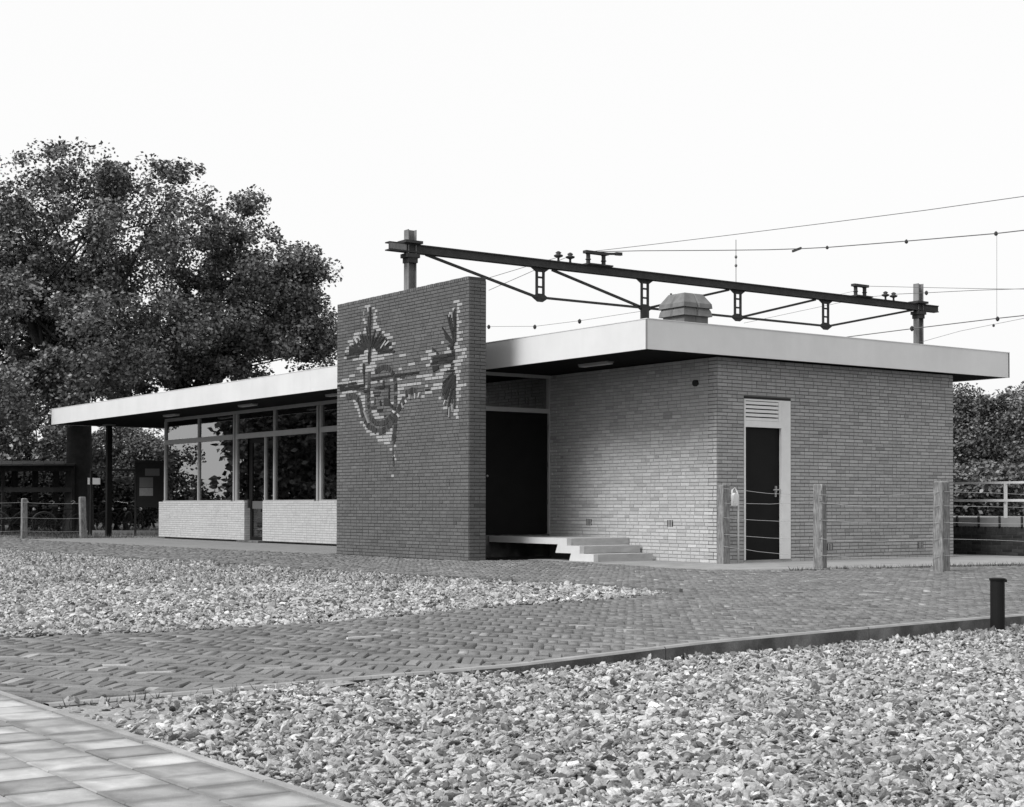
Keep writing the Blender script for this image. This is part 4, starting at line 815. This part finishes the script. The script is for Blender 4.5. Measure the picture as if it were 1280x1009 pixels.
# ================================================================== PLATFORM AND RAILING (right, behind)
YP=6.9
def pw(px,py,y=YP): return on(px,py,1,y)
rw=thing('platform_wall','low dark brick wall of the platform ramp right of the building','wall',(3,YP,0))
MB().box((-3,YP+.02,-.1),(14,YP+.4,.50)).build('wall_core',M['dark_mortar'],rw)
m=MB(); c=.062
for k in range(7):
    x=-3+(k%2)*.11
    while x<9: 
        brickbox(m,np.array([x+.105,YP+.02,.03+k*c]),np.array([1.,0,0]),np.array([0,-1.,0]),.2,.05,float(rng.uniform(.6,1.5)),0); x+=.22
x=-3
while x<9: brickbox(m,np.array([x+.03,YP+.02,.47]),np.array([1.,0,0]),np.array([0,-1.,0]),.05,.09,float(rng.uniform(.8,1.6)),0); x+=.06
m.build('wall_bricks',M['dark_base'],rw,kind='stuff')
MB().box((-30,YP+.03,.505),(40,YP+4.2,.675)).build('platform',M['concrete'],kind='structure',label='pale edge of the raised platform behind the low dark wall')
rl=thing('platform_railing','white tubular railing on the platform edge at right','railing',(0,YP+.12,.675))
yr=YP+.12
pr_=[-1.9+1.97*i for i in range(8)]
off=float(pw(1257,625,yr)[0]); pr_=[off+2.0*i for i in range(-2,7)]
for x in pr_: MB().bar((x,yr,.676),(x,yr,1.285),.045).build('post',M['white_paint'],rl)
MB().bar((pr_[0]-.5,yr,1.305),(pr_[-1],yr,1.305),.045,.04).build('top_rail',M['white_paint'],rl)
MB().bar((pr_[0]-.5,yr-.05,.985),(pr_[-1],yr-.05,.985),.03,.045).build('middle_rail',M['white_paint'],rl)
for px in (1196,1223,1249,1277):
    x=float(pw(px,650)[0]); t=MB().box((x-.012,YP-.01,.50),(x+.012,YP+.028,.70)).box((x-.012,YP-.01,.5),(x+.012,YP+.019,.52)).build('edge_clip',M['steel'],rl)
# ballast, tracks
for y,nme in ((12.5,'railway_track'),(16.6,'railway_track'),(20.8,'railway_track'),(25.2,'railway_track')): pass
sheet('ballast',[(-300,11.2),(300,11.2),(300,29.5),(-300,29.5)],-.05,M['gravel_base'],kind='structure')
for y,w_ in ((13.2,'first'),(17.4,'second'),(23.0,'third'),(27.2,'fourth')):
    t=thing('railway_track','%s railway track beyond the platform, counted from the station'%w_,'railway track',(0,y,0),'tracks beyond the platform')
    for s in (-.72,.72): MB().bar((-120,y+s,.1),(60,y+s,.1),.07,.14).build('rail',M['steel'],t)
# ================================================================== OVERHEAD LINE GANTRY
XG=-21.392
gy=lambda px,py:(lambda P:(P[1],P[2]))(on(px,py,0,XG))
gt=thing('overhead_gantry','dark steel truss gantry spanning the railway behind the station','gantry',(XG,19,0))
for y,zt_ in ((7.66,9.03),(30.36,9.38)):
    p=MB(); w_=.28
    p.bar((XG-.0,y-.13,0),(XG,y-.13,zt_),.26,.02,up=(0,1,0)); p.bar((XG,y+.13,0),(XG,y+.13,zt_),.26,.02,up=(0,1,0)); p.bar((XG,y,0),(XG,y,zt_),.02,.24,up=(0,1,0))
    po=p.build('mast',M['post_steel'],gt)
    MB().box((XG-.2,y-.22,8.2),(XG+.2,y+.22,8.32)).build('clamp',M['steel'],po); MB().box((XG-.24,y-.3,8.62),(XG+.24,y+.3,8.70)).build('clamp',M['steel'],po); MB().box((XG-.17,y-.16,8.05),(XG+.17,y+.16,8.199)).build('clamp',M['steel'],po)
yl,yr_=6.87,31.4
for z in (8.375,8.595): MB().bar((XG+.0,yl,z),(XG,yr_,z),.26,.035).build('chord_flange',M['steel'],gt)
MB().bar((XG+.085,yl,8.485),(XG+.085,yr_,8.485),.02,.184).build('chord_web',M['steel'],gt)
MB().bar((XG+.13,yl,8.485),(XG+.13,7.45,8.485),.01,.17).build('chord_web',M['post_steel'],gt)
vy=[12.43,16.72,20.92,25.28]; zb_=7.42
for y in vy:
    m=MB()
    for s in (-.13,.13): m.bar((XG,y+s,zb_),(XG,y+s,8.36),.06,.07,up=(0,1,0))
    for z in (7.75,8.05): m.box((XG-.01,y-.1,z-.03),(XG+.01,y+.1,z+.03))
    m.build('hanger',M['steel'],gt)
    m=MB(); m.prism([(XG-.02,y-.32,zb_-.0),(XG-.02,y-.1,zb_-.14),(XG-.02,y+.1,zb_-.14),(XG-.02,y+.32,zb_),(XG-.02,y+.13,zb_+.12),(XG-.02,y-.13,zb_+.12)],(.04,0,0)); m.build('gusset',M['steel'],gt)
    m=MB(); m.prism([(XG-.02,y-.38,8.357),(XG-.02,y-.17,8.22),(XG-.02,y+.17,8.22),(XG-.02,y+.38,8.357)],(.04,0,0)); m.build('gusset',M['steel'],gt)
MB().bar((XG,vy[0],zb_),(XG,vy[3],zb_),.07,.07).build('lower_chord',M['steel'],gt)
for a,b in (((8.2,8.36),(12.3,zb_)),((12.9,8.33),(16.5,zb_+.03)),((20.5,8.33),(16.95,zb_+.03)),((24.75,8.33),(21.15,zb_+.03)),((30.05,8.36),(25.4,zb_))):
    MB().bar((XG,a[0],a[1]),(XG,b[0],b[1]),.07,.075).build('brace',M['steel'],gt)
MB().bar((XG,16.72-.0,7.45),(XG,16.72,5.9),.10,.30,up=(0,1,0)).build('drop_tube',M['steel'],gt)
def insulator(y,z,label,s=1):
    t=thing('insulator',label,'insulator',(XG,y,z),'insulators on the gantry')
    MB().lathe((XG,y,z),[(.05*s,0),(.035*s,.06),(.04*s,.12),(.14*s,.16),(.15*s,.2),(.06*s,.24),(.1*s,.28),(.03*s,.33)],12).build('body',M['steel'],t,smooth=True)
insulator(13.15,8.615,'left one of the two small insulators above the first truss panel'); insulator(13.62,8.615,'right one of the two small insulators above the first truss panel')
insulator(28.5,8.615,'left one of the two small insulators near the right mast'); insulator(28.95,8.615,'right one of the two small insulators near the right mast')
def bracket(y0,y1,label,arm):
    t=thing('wire_bracket',label,'bracket',(XG,(y0+y1)/2,8.61),'wire brackets on the gantry')
    MB().box((XG-.2,y0-.15,8.614),(XG+.2,y1+.25,8.66)).build('base_plate',M['steel'],t)
    for y in (y0,y1): MB().lathe((XG,y,8.66),[(.07,0),(.07,.12),(.1,.14),(.07,.17),(.07,.3),(.1,.33)],10).build('upright',M['steel'],t)
    m=MB(); m.box((XG-.09,y0-.15,8.99),(XG+.09,y1+.15,9.08)); 
    if arm: m.bar((XG,y1+.1,9.05),(XG,y1+.55,9.09),.07); m.bar((XG,y1+.5,9.09),(XG,y1+.75,9.1),.1)
    m.build('cap_bar',M['steel'],t)
bracket(14.35,14.98,'bracket with a stubby arm carrying the highest wire',True); bracket(26.87,27.35,'squat bracket near the right end of the gantry',False)
# wires ---------------------------------------------------------
def owire(pts,y,label,r=.012,clips=(),ext=True):
    W=[on(px,py,1,y) for px,py in pts]
    if ext: d=W[-1]-W[-2]; W.append(W[-1]+d/np.linalg.norm(d)*12)
    o=MB().tube([tuple(p) for p in W],r,5,cap=False).build('overhead_wire',M['wire'],None,label=label,cat='wire',group='overhead railway wires')
    for px,py,s in clips:
        m=MB(); P=on(px,py,1,y); m.lathe((P[0],P[1],P[2]-.08*s),[(.012*s,0.03),(.04*s,.05*s),(.04*s,.10*s),(.012*s,.13*s)],8); m.build('clamp',M['steel'],o)
    return W
owire([(739,314.5),(800,307.5),(900,295.5),(1040,278),(1160,262.5),(1280,245.5)],15.6,'highest overhead wire rising to the upper right corner',.010)
owire([(739,315),(800,313.6),(900,313),(960,312.3),(1000,311),(1035,309.3),(1133,301.5),(1245,292),(1280,288)],15.6,'second highest overhead wire with dark clamps',.014,[(1034,309.5,1),(1133,302,1.1),(1245,292,1.1)],True)
P=on(996,312,1,15.6); MB().bar((P[0]-.17,P[1],P[2]-.03),(P[0]+.17,P[1],P[2]+.02),.045,.06).build('wire_insulator',M['steel'],None,label='dark stick insulator hanging in the second highest wire',cat='insulator')
owire([(1040,424),(1063,420.8),(1140,411),(1247,398),(1280,394.5)],24.0,'thick lower contact wire passing in front of the right mast',.016,[(1140,410.5,1.6),(1247,398.5,1.4)])
owire([(1083,357.8),(1180,360),(1230,361),(1280,361.5)],27.3,'thin wire leaving the squat bracket to the right',.009)
owire([(1116,368),(1160,366),(1220,363),(1280,361)],28.9,'thin wire from the small insulators past the right mast',.011,[(1158,366,1.5)])
owire([(1150,428),(1200,414),(1280,398)],26,'faint thin wire low at the right edge',.007,[(1242,407,1)])
owire([(930,404),(1000,389),(1080,372),(1110,369)],28.5,'thin wire rising towards the insulators behind the truss',.008,ext=False)
owire([(1072,363),(1050,368),(960,388),(925,397)],27,'faint wire slanting down behind the truss',.006,ext=False)
owire([(611,347.5),(659,333),(700,321)],13.15,'thin wire slanting from the small insulators down behind the feature wall',.010,ext=False)
owire([(611,363),(669,337.5),(708,322)],13.6,'second thin wire slanting behind the feature wall',.010,ext=False)
owire([(560,408),(611,408.3),(669,408),(725,401),(806,388.5),(860,380)],19,'thin sagging wire with beads above the near roof edge',.008,[(611,408.5,1.6),(668.5,408.5,1.6),(724.5,401.5,1.6)],False)
y=24.0
a=on(1246,292,1,y); b=on(1246,398,1,y); MB().tube([tuple(a),tuple(b)],.007,4).build('dropper_wire',M['wire'],None,label='vertical dropper wire hanging at the right edge of the sky',cat='wire')
a=on(920.5,299,1,20.9); b=on(920.5,358,1,20.9); m=MB().tube([(XG,20.84,10.1),(XG,20.84,8.61)],.012,5); m.lathe((XG,20.84,9.45),[(.03,0),(.05,.05),(.03,.1)],8); m.lathe((XG,20.84,9.15),[(.03,0),(.05,.05),(.03,.1)],8)
m.build('aerial_rod',M['wire'],None,label='thin vertical rod standing on the middle of the gantry',cat='rod')
# ================================================================== VEGETATION
def leafmesh(name,C,Rr,n,size,material,parent=None,flat=.8,tonevar=.25,**tags):
    """C (K,3) clump centres, Rr (K,) radii, n (K,) leaves per clump"""
    idx=np.repeat(np.arange(len(C)),n); N=len(idx)
    d=rng.normal(size=(N,3)); d/=np.linalg.norm(d,axis=1,keepdims=True); rr=rng.random(N)**.45
    P=C[idx]+d*(rr*Rr[idx])[:,None]*np.array([1,1,flat])
    a=rng.normal(size=(N,3)); a[:,2]*=.6; a/=np.linalg.norm(a,axis=1,keepdims=True); b=rng.normal(size=(N,3)); b-=a*(a*b).sum(1,keepdims=True); b/=np.linalg.norm(b,axis=1,keepdims=True)
    s=size*rng.uniform(.6,1.35,N)[:,None]; nn=np.cross(a,b)
    V=np.stack([P-a*s*.5,P+b*s*.33+nn*s*.10,P+a*s*.55,P-b*s*.33+nn*s*.10],1)
    Fq=np.arange(N*4).reshape(N,4)
    ct=np.clip(rng.normal(1,tonevar*.5,len(C)),.6,1.5)
    return bigmesh(name,V.reshape(-1,3),Fq,4,np.clip(ct[idx]*rng.normal(1,tonevar,N),.4,2.2),material,parent=parent,**tags)
def tree(name,label,group,base,trunk_r,fork_h,ells,nclump,leaves,size,clr=(.5,1.0),limbs=5,material='leaf',trunkpath=None):
    """ells: list of (centre, (rx,ry,rz)) ellipsoids of the crown in world space"""
    base=np.array(base,float); t=thing(name,label,'tree',tuple(base),group)
    vol=np.array([e[1][0]*e[1][1]*e[1][2] for e in ells]); ch=rng.choice(len(ells),nclump,p=vol/vol.sum()); C=[]
    for i in ch:
        c,r=ells[i]; d=rng.normal(size=3); d/=np.linalg.norm(d); C.append(np.array(c)+d*np.array(r)*rng.random()**.36)
    C=np.array(C); Rr=rng.uniform(*clr,nclump)
    X=[]
    for _ in range(int(nclump*.9)):
        c,r=ells[rng.integers(len(ells))]; d=rng.normal(size=3); d/=np.linalg.norm(d); d[2]=abs(d[2])*.9+d[2]*.1; X.append(np.array(c)+d*np.array(r)*rng.uniform(1.0,1.17))
    leafmesh('outer_sprays',np.array(X),rng.uniform(.22,.5,len(X)),rng.poisson(leaves*.13,len(X))+4,size*1.05,M[material],parent=t,kind='stuff')
    leafmesh('crown',C,Rr,rng.poisson(leaves,nclump)+5,size,M[material],parent=t,kind='stuff')
    fork=base+np.array([0,0,fork_h]); m=MB()
    m.tube([tuple(base+[0,0,-.3]),tuple(base+[0,0,.3]),tuple(base+[.03,0,fork_h*.5]),tuple(fork)],[trunk_r*1.5,trunk_r*1.12,trunk_r*.95,trunk_r*.85],12)
    m.build('trunk',M['bark'],t,smooth=True)
    m=MB(); Cc=C[rng.permutation(len(C))[:limbs*9]]; mains=[]
    cc=np.mean([e[0] for e in ells],0)
    for k in range(limbs):
        tgt=Cc[k]*.75+cc*.25; mid=fork+(tgt-fork)*.5+np.array([0,0,.4])+rng.normal(0,.3,3)
        path=[fork-[0,0,.3],fork+(mid-fork)*.5+rng.normal(0,.1,3),mid,mid+(tgt-mid)*.5+rng.normal(0,.2,3),tgt]; mains.append(path)
        r0=trunk_r*rng.uniform(.4,.6); m.tube([tuple(p) for p in path],[r0,r0*.8,r0*.6,r0*.4,r0*.2],7)
    for q in Cc[limbs:]:
        path=mains[rng.integers(limbs)]; s=path[rng.integers(1,4)]; mid=s+(q-s)*.5+rng.normal(0,.25,3)
        m.tube([tuple(s),tuple(mid),tuple(q)],[trunk_r*.16,trunk_r*.10,trunk_r*.04],5,cap=False)
    m.build('limbs',M['bark'],t,smooth=True)
    return t
def E_(px,py,d,rpx,rpy,rd=None):
    """ellipsoid given by where it stands (seen from the survey point) at distance d, radius in metres from apparent size"""
    P=atd(px,py,d); s=d/FPX; r=rpx*s; return (tuple(P),(r if rd is None else rd if rd<r else r, r, rpy*s))
D=47
b=gp(98,665); b=atd(98,664,D); b[2]=0
tree('broadleaf_tree','huge dark broadleaf tree towering behind the left end of the roof','big trees at the left',b,.42,3.9,
  [E_(110,300,D,130,95),E_(40,330,D,110,110),E_(-30,330,D,80,120),E_(90,420,D,180,70),E_(205,245,D,55,42),E_(30,480,D,130,60),E_(130,230,D,75,42),E_(60,215,D,38,26),E_(40,500,D-2,90,45),E_(115,470,D-2,80,34)],270,330,.115,(.3,.85),9)
D=50
b=atd(228,664,D); b[2]=0
tree('broadleaf_tree','dark broadleaf tree right of the huge one, its branches reaching the feature wall','big trees at the left',b,.3,3.6,
  [E_(290,370,D,95,80),E_(240,430,D,120,60),E_(350,380,D,48,62),E_(370,425,D,44,36),E_(300,300,D,42,36),E_(315,262,D,22,18),E_(396,440,D,20,22),E_(240,310,D,60,50),E_(385,345,D,20,30),E_(180,470,D,80,40),E_(345,335,D,50,45),E_(385,410,D,34,46),E_(340,440,D,70,40)],235,330,.115,(.28,.75),8)
def shrubs(specs,group,cat='shrub'):
    for (px,py,d,rpx,rpy,nc,lv,size,label,material,flr) in specs:
        P=atd(px,py,d); s=d/FPX; r=rpx*s; rz=rpy*s; base=P.copy(); base[2]=0
        t=thing('shrub',label,cat,tuple(base),group)
        C=[]
        for _ in range(nc):
            dd=rng.normal(size=3); dd/=np.linalg.norm(dd); C.append(P+dd*np.array([r,r,rz*(1+.25*(dd[2]>0)*rng.random())])*rng.random()**.4)
        C=np.array(C); C=C[C[:,2]>.2]; Rr=rng.uniform(.22,.75,len(C))*(.6+.01*d)
        leafmesh('foliage',C,Rr,rng.poisson(lv,len(C))+4,size,M[material],parent=t,kind='stuff')
        m=MB()
        for k in range(7):
            q=C[rng.integers(len(C))]; m.tube([tuple(base+[rng.normal(0,.15),rng.normal(0,.15),-.1]),tuple((base+q)/2+rng.normal(0,.15,3)),tuple(q)],[.06,.045,.02],5)
        m.build('stems',M['bark'],t)
shrubs([(1212,560,44,38,62,46,430,.095,'dark shrub directly behind the right corner of the building','leaf',0),
        (1248,556,43,34,72,46,430,.095,'tall dark shrub above the railing post','leaf',0),
        (1296,560,42,40,74,50,430,.095,'dark shrub cut off by the right picture edge','leaf',0),
        (1360,560,44,50,78,40,280,.14,'dark shrub beyond the railing, outermost on the right','leaf',0),
        (1170,570,47,50,60,40,250,.14,'dark shrub mostly hidden behind the brick side wall','leaf',0),
        (1225,615,39,70,30,50,300,.12,'low dark undergrowth behind the white railing','leaf',0)],'shrubs behind the platform railing')
shrubs([(-30,560,64,70,90,60,420,.16,'grey-green bush mass at the extreme left behind the bicycle shelter','leaf',0),
        (60,575,62,70,85,60,420,.16,'bush behind the shelter left of the big trunk','leaf',0),
        (15,618,52,50,34,50,420,.13,'low dark bush directly behind the left half of the shelter','leaf_dark',0),
        (85,618,52,46,34,50,420,.13,'low dark bush directly behind the right half of the shelter','leaf_dark',0),
        (150,628,53,45,22,36,420,.13,'low dark undergrowth behind the bicycles by the roof post','leaf_dark',0),
        (135,585,60,40,62,50,520,.11,'mid grey bush seen between the big trunk and the roof post','leaf_mid',0),
        (185,595,60,36,58,50,520,.11,'mid grey bush seen above the notice board','leaf_mid',0),
        (230,600,62,50,50,50,260,.20,'bush seen through the glazed corner of the waiting room','leaf_mid',0)],'bushes behind the left end of the station')
P_h=np.array([-46.,-9.0,0]); t=thing('shrub','rounded hedge tree across the forecourt, outside the view','shrub',tuple(P_h),'trees across the forecourt')
C=np.array([(P_h[0]+rng.normal(0,1.0),P_h[1]+rng.normal(0,1.2),rng.uniform(.4,3.2)) for _ in range(110)]); leafmesh('foliage',C,np.full(110,.7),np.full(110,220),.16,M['leaf'],parent=t,kind='stuff')
P_h=np.array([-50.,-13.0,0]); t=thing('shrub','low hedge across the forecourt, outside the view','shrub',tuple(P_h),'trees across the forecourt')
C=np.array([(P_h[0]+rng.normal(0,1.0),P_h[1]+rng.normal(0,1.2),rng.uniform(.2,1.2)) for _ in range(40)]); leafmesh('foliage',C,np.full(40,.7),np.full(40,130),.2,M['leaf'],parent=t,kind='stuff')
P_h=np.array([-58.,-38.0,0]); t=thing('hedge','tall dense hedge closing the forecourt, outside the view','hedge',tuple(P_h),'trees across the forecourt')
C=np.array([(-58+rng.normal(0,.8),rng.uniform(-62,-19.5),rng.uniform(.4,8.0)) for _ in range(420)]); leafmesh('foliage',C,np.full(420,1.3),np.full(420,110),.45,M['leaf'],parent=t,kind='stuff')
# distant belt of trees and scrub round the horizon (one mass)
C=[]
for k in range(420):
    px=rng.uniform(-1500,2800); d=rng.uniform(95,135); P=atd(px,600,d)
    C.append((P[0],P[1],rng.uniform(.2,.8 if px<900 else 3.0)))
C=np.array(C); leafmesh('distant_tree_belt',C,np.full(len(C),2.2),np.full(len(C),150),.55,M['leaf_far'],kind='stuff',label='far belt of trees along the horizon',cat='trees')
# trees across the forecourt, out of frame at left: they are what the windows mirror
def out_tree(x,y,h,r,label):
    tree('broadleaf_tree',label,'trees across the forecourt',(x,y,0),.3,h*.3,[((x,y,h*.62),(r,r,h*.42)),((x,y,h*.36),(r*1.1,r*1.1,h*.28))],220,330,.26,(.8,1.5),5)
out_tree(-45,-18.6,12,4.6,'broadleaf tree across the forecourt nearest the path, outside the view'); out_tree(-42,-25,12,5,'broad tree across the forecourt in the middle of the row'); out_tree(-36,-31,12,5,'broad tree across the forecourt at the far end of the row')
# grass tufts ------------------------------------------------------
def grass(name,n,fn,label,hgt=.12):
    P=np.array([fn() for _ in range(n)]); a=rng.uniform(0,2*math.pi,n); h=hgt*rng.uniform(.4,1.3,n); w_=.006
    dx=np.stack([np.cos(a),np.sin(a),np.zeros(n)],-1)*w_; lean=np.stack([rng.normal(0,.4,n)*h,rng.normal(0,.4,n)*h,h],-1)
    V=np.stack([P-dx,P+dx,P+lean],1); bigmesh(name,V.reshape(-1,3),np.arange(n*3).reshape(n,3),3,rng.uniform(.5,1.8,n),M['grass'],kind='stuff',label=label,cat='grass')
def f1():
    x=rng.uniform(-40,-21.6); y=rng.uniform(-3.4,9) if x>-26 else rng.uniform(-7,9); return (x,y,-.06)
grass('grass',26000,f1,'short dark grass under the trees at the left end',.16)
def f2():
    y=rng.uniform(-1,6.8); x=np.interp(y,[-1,1.2,2.4,4.2,6.8],[2.5,2.55,2.55,2.8,3.6])+abs(rng.normal(0,.22))*(0 if y<1 else 1)+.01; return (x,y,-.02)
grass('path_edge_weeds',1300,f2,'weeds growing along the edge of the concrete path',.07)
def f3():
    k=rng.integers(1,len(KERB)-1); t=rng.random(); a=KERB[k]; b=KERB[min(k+1,len(KERB)-1)]; c=rng.integers(0,9)
    x=a[0]+(b[0]-a[0])*((c+rng.normal(0,.04))/9)+.06+abs(rng.normal(0,.03)); y=a[1]+(b[1]-a[1])*((c+rng.normal(0,.04))/9); return (x,y,float(g2z(x,y))-.01)
grass('kerb_weeds',260,f3,'sparse weeds sprouting along the foot of the road kerb',.05)
# ================================================================== UNDER THE TREE: shelter, bicycles, board
def bicycle(P,rot,label,dark=True,lean=0):
    t=thing('bicycle',label,'bicycle',(P[0],P[1],P[2]),'bicycles parked under the trees',world=False,rotz=rot); t.rotation_euler=(lean,0,rot)
    for s in (-.52,.52):
        m=MB(); n=20; pts=[(s+.33*math.cos(2*math.pi*k/n),0,.34+.33*math.sin(2*math.pi*k/n)) for k in range(n+1)]
        w_=MB().tube(pts,.016,5,cap=False).build('wheel',M['rubber'],None); w_.parent=t
        m=MB()
        for k in range(10):
            a=math.pi*k/10; m.tube([(s-.32*math.cos(a),0,.34-.32*math.sin(a)),(s+.32*math.cos(a),0,.34+.32*math.sin(a))],.0025,3,cap=False)
        sp_=m.build('spokes',M['steel'],None); sp_.parent=w_
    m=MB(); A=(-.52,0,.34);B=(-.12,0,.30);Cc=(-.25,0,.78);Dd=(.36,0,.80);Ee=(.52,0,.34);Ff=(.34,0,.92)
    for a,b in ((A,B),(A,Cc),(B,Cc),(B,Dd),(Cc,Dd),(Dd,Ee),(Dd,Ff)): m.tube([a,b],.016,6)
    o=m.build('frame',M['black_paint'],None); o.parent=t
    o=MB().tube([(.25,-.28,.98),(.32,-.2,1.02),(.35,0,1.0),(.32,.2,1.02),(.25,.28,.98)],.013,6).build('handlebar',M['metal'],None); o.parent=t
    o=MB().box((-.40,-.07,.86),(-.14,.07,.91)).bar((-.27,0,.76),(-.28,0,.87),.03).build('saddle',M['rubber'],None); o.parent=t
    m=MB(); pts=[(-.52+.37*math.cos(a),0,.34+.37*math.sin(a)) for a in np.linspace(.2,2.9,9)]; m.tube(pts,.022,5); o=m.build('mudguard',M['steel'],None); o.parent=t
    m=MB(); m.lathe((.47,0,.78),[(.05,0),(.06,.04),(.02,.09)],10,axis='x'); o=m.build('lamp',M['metal'],None); o.parent=t
def atg(px,d,z=-.02):
    P=atd(px,660,d); P[2]=z; return P
labs=['bicycle at the left end of the dark shelter','bicycle in the shelter left of the pale glinting one','pale glinting bicycle just left of the big trunk','bicycle between the big trunk and the black roof post','bicycle half hidden behind the black roof post','bicycle nearest the notice board']
for i,(px,d) in enumerate([(20,46),(52,46.4),(78,45.6),(121,49),(141,50),(165,50.5)]):
    bicycle(atg(px,d),1.35+.25*rng.normal() if i<3 else .9+.3*i,labs[i],lean=.12)
sh=thing('bicycle_shelter','dark low wooden bicycle shelter at the far left behind the fence','shelter',tuple(atg(40,48)))
def gpt(px,d,z): P=atd(px,600,d); return (P[0],P[1],z)
for px,d in ((4,46.5),(91,46.5),(4,48.6),(91,48.6)): MB().bar(gpt(px,d,-.1),gpt(px,d,2.0),.09).build('post',M['bark'],sh)
for z,d in ((1.98,46.5),(1.35,46.5),(2.1,48.6),(.35,48.6)): MB().bar(gpt(-90,d,z),gpt(93,d,z),.07,.14).build('beam',M['bark'],sh)
a,b,c,d_=[Vector(gpt(px,dd,z)) for px,dd,z in ((-90,45.9,2.06),(94,45.9,2.06),(94,49.2,2.26),(-90,49.2,2.26))]
n=14
for k in range(n):
    p=a+(b-a)*(k+.02)/n; q=a+(b-a)*(k+.98)/n; r=d_+(c-d_)*(k+.98)/n; s=d_+(c-d_)*(k+.02)/n; up=Vector((0,0,.04+.01*(k%2)))
    MB().hexa([p,q,r,s,p+up,q+up,r+up,s+up]).build('roof_board',M['bark'],sh)
for k in range(7):
    px=-86+k*26; MB().bar(gpt(px,48.7,.1),gpt(px,48.7,2.08),.02,.2,up=(0,0,1)).build('back_board',M['bark'],sh)
# notice board
nb=thing('notice_board','dark notice board with pale papers under the roof end','notice board',tuple(atg(190,44)))
Pn=atd(171,579,43.6); Pn2=atd(214,579,43.6)
u=Vector(Pn2-Pn); u.z=0; Lb=u.length; u.normalize(); nn=Vector((u.y,-u.x,0)) 
if nn.dot(Vector(CAM-Pn))<0: nn=-nn
def brd(x0,x1,z0,z1,t0,t1,name,material,par=nb):
    o=Vector((Pn[0],Pn[1],0)); q=[o+u*x0+nn*t0,o+u*x1+nn*t0,o+u*x1+nn*t1,o+u*x0+nn*t1]
    return MB().hexa([(p.x,p.y,z0) for p in q]+[(p.x,p.y,z1) for p in q]).build(name,M[material],par)
zf=lambda py: .86+(633.3-py)/FPX*43.6
brd(0,Lb,zf(635),zf(579),0,.05,'board','black_paint'); brd(-.04,Lb+.04,zf(579),zf(576.5),-.02,.08,'frame_top','bark'); brd(-.05,0,0,zf(576.5),-.01,.06,'leg','bark'); brd(Lb-.05,Lb,0,zf(636),.0,.05,'leg','bark')
s=43.6/FPX
brd((182-171)*s,(200-171)*s,zf(595.5),zf(586.5),.051,.056,'notice','interior'); brd((175-171)*s,(192-171)*s,zf(610),zf(597.5),.051,.056,'notice','interior'); brd((175-171)*s,(192-171)*s,zf(620.5),zf(610.6),.051,.057,'notice','paper')
rt=thing('rail_fence','thin dark horizontal rail between the roof post and notice board','fence',tuple(atg(140,44.4)))
MB().bar(gpt(113,44.4,zf(588)+.02),gpt(172,43.7,zf(588.5)),.05,.07).build('rail',M['bark'],rt); MB().bar(gpt(114,44.4,0),gpt(114,44.4,zf(588)-.02),.06).build('stake',M['bark'],rt)
ws=MB(); a=gpt(109.5,44.9,zf(605.5)); b=gpt(125,44.9,zf(605.5)); ws.hexa([a,b,(b[0]-.02,b[1]+.02,b[2]),(a[0]-.02,a[1]+.02,a[2]),(a[0],a[1],zf(597)),(b[0],b[1],zf(597.4)),(b[0]-.02,b[1]+.02,zf(597.4)),(a[0]-.02,a[1]+.02,zf(597))])
sgn=thing('white_sign','small blank white sign beside the big trunk','sign',(a[0],a[1],0)); ws.build('plate',M['sign_white'],sgn); MB().bar(gpt(111,44.95,0),gpt(111,44.95,zf(604)),.04).build('stake',M['bark'],sgn)
e=MB(); a=gpt(108,46.5,.05); b=gpt(200,46.5,.05); e.bar(a,b,.12,.14); e.build('low_kerb',M['kerb_top'],None,label='pale low kerb under the bicycles between trunk and notice board',cat='kerb')
# small litter on the road: a pale twig and fallen leaves
for (px,py,a,l,lb) in ((455,800.5,95,.26,'pale straight stick lying across the herringbone road'),):
    P=gp(px,py); c=Vector((P[0],P[1],.02)); u=Vector((math.cos(math.radians(a)),math.sin(math.radians(a)),0))*l/2
    MB().bar(tuple(c-u),tuple(c+u),.016,.012).build('stick',M['sign_white'],None,label=lb,cat='stick')
for o in bpy.data.objects:
    if '_w' in o: del o['_w']
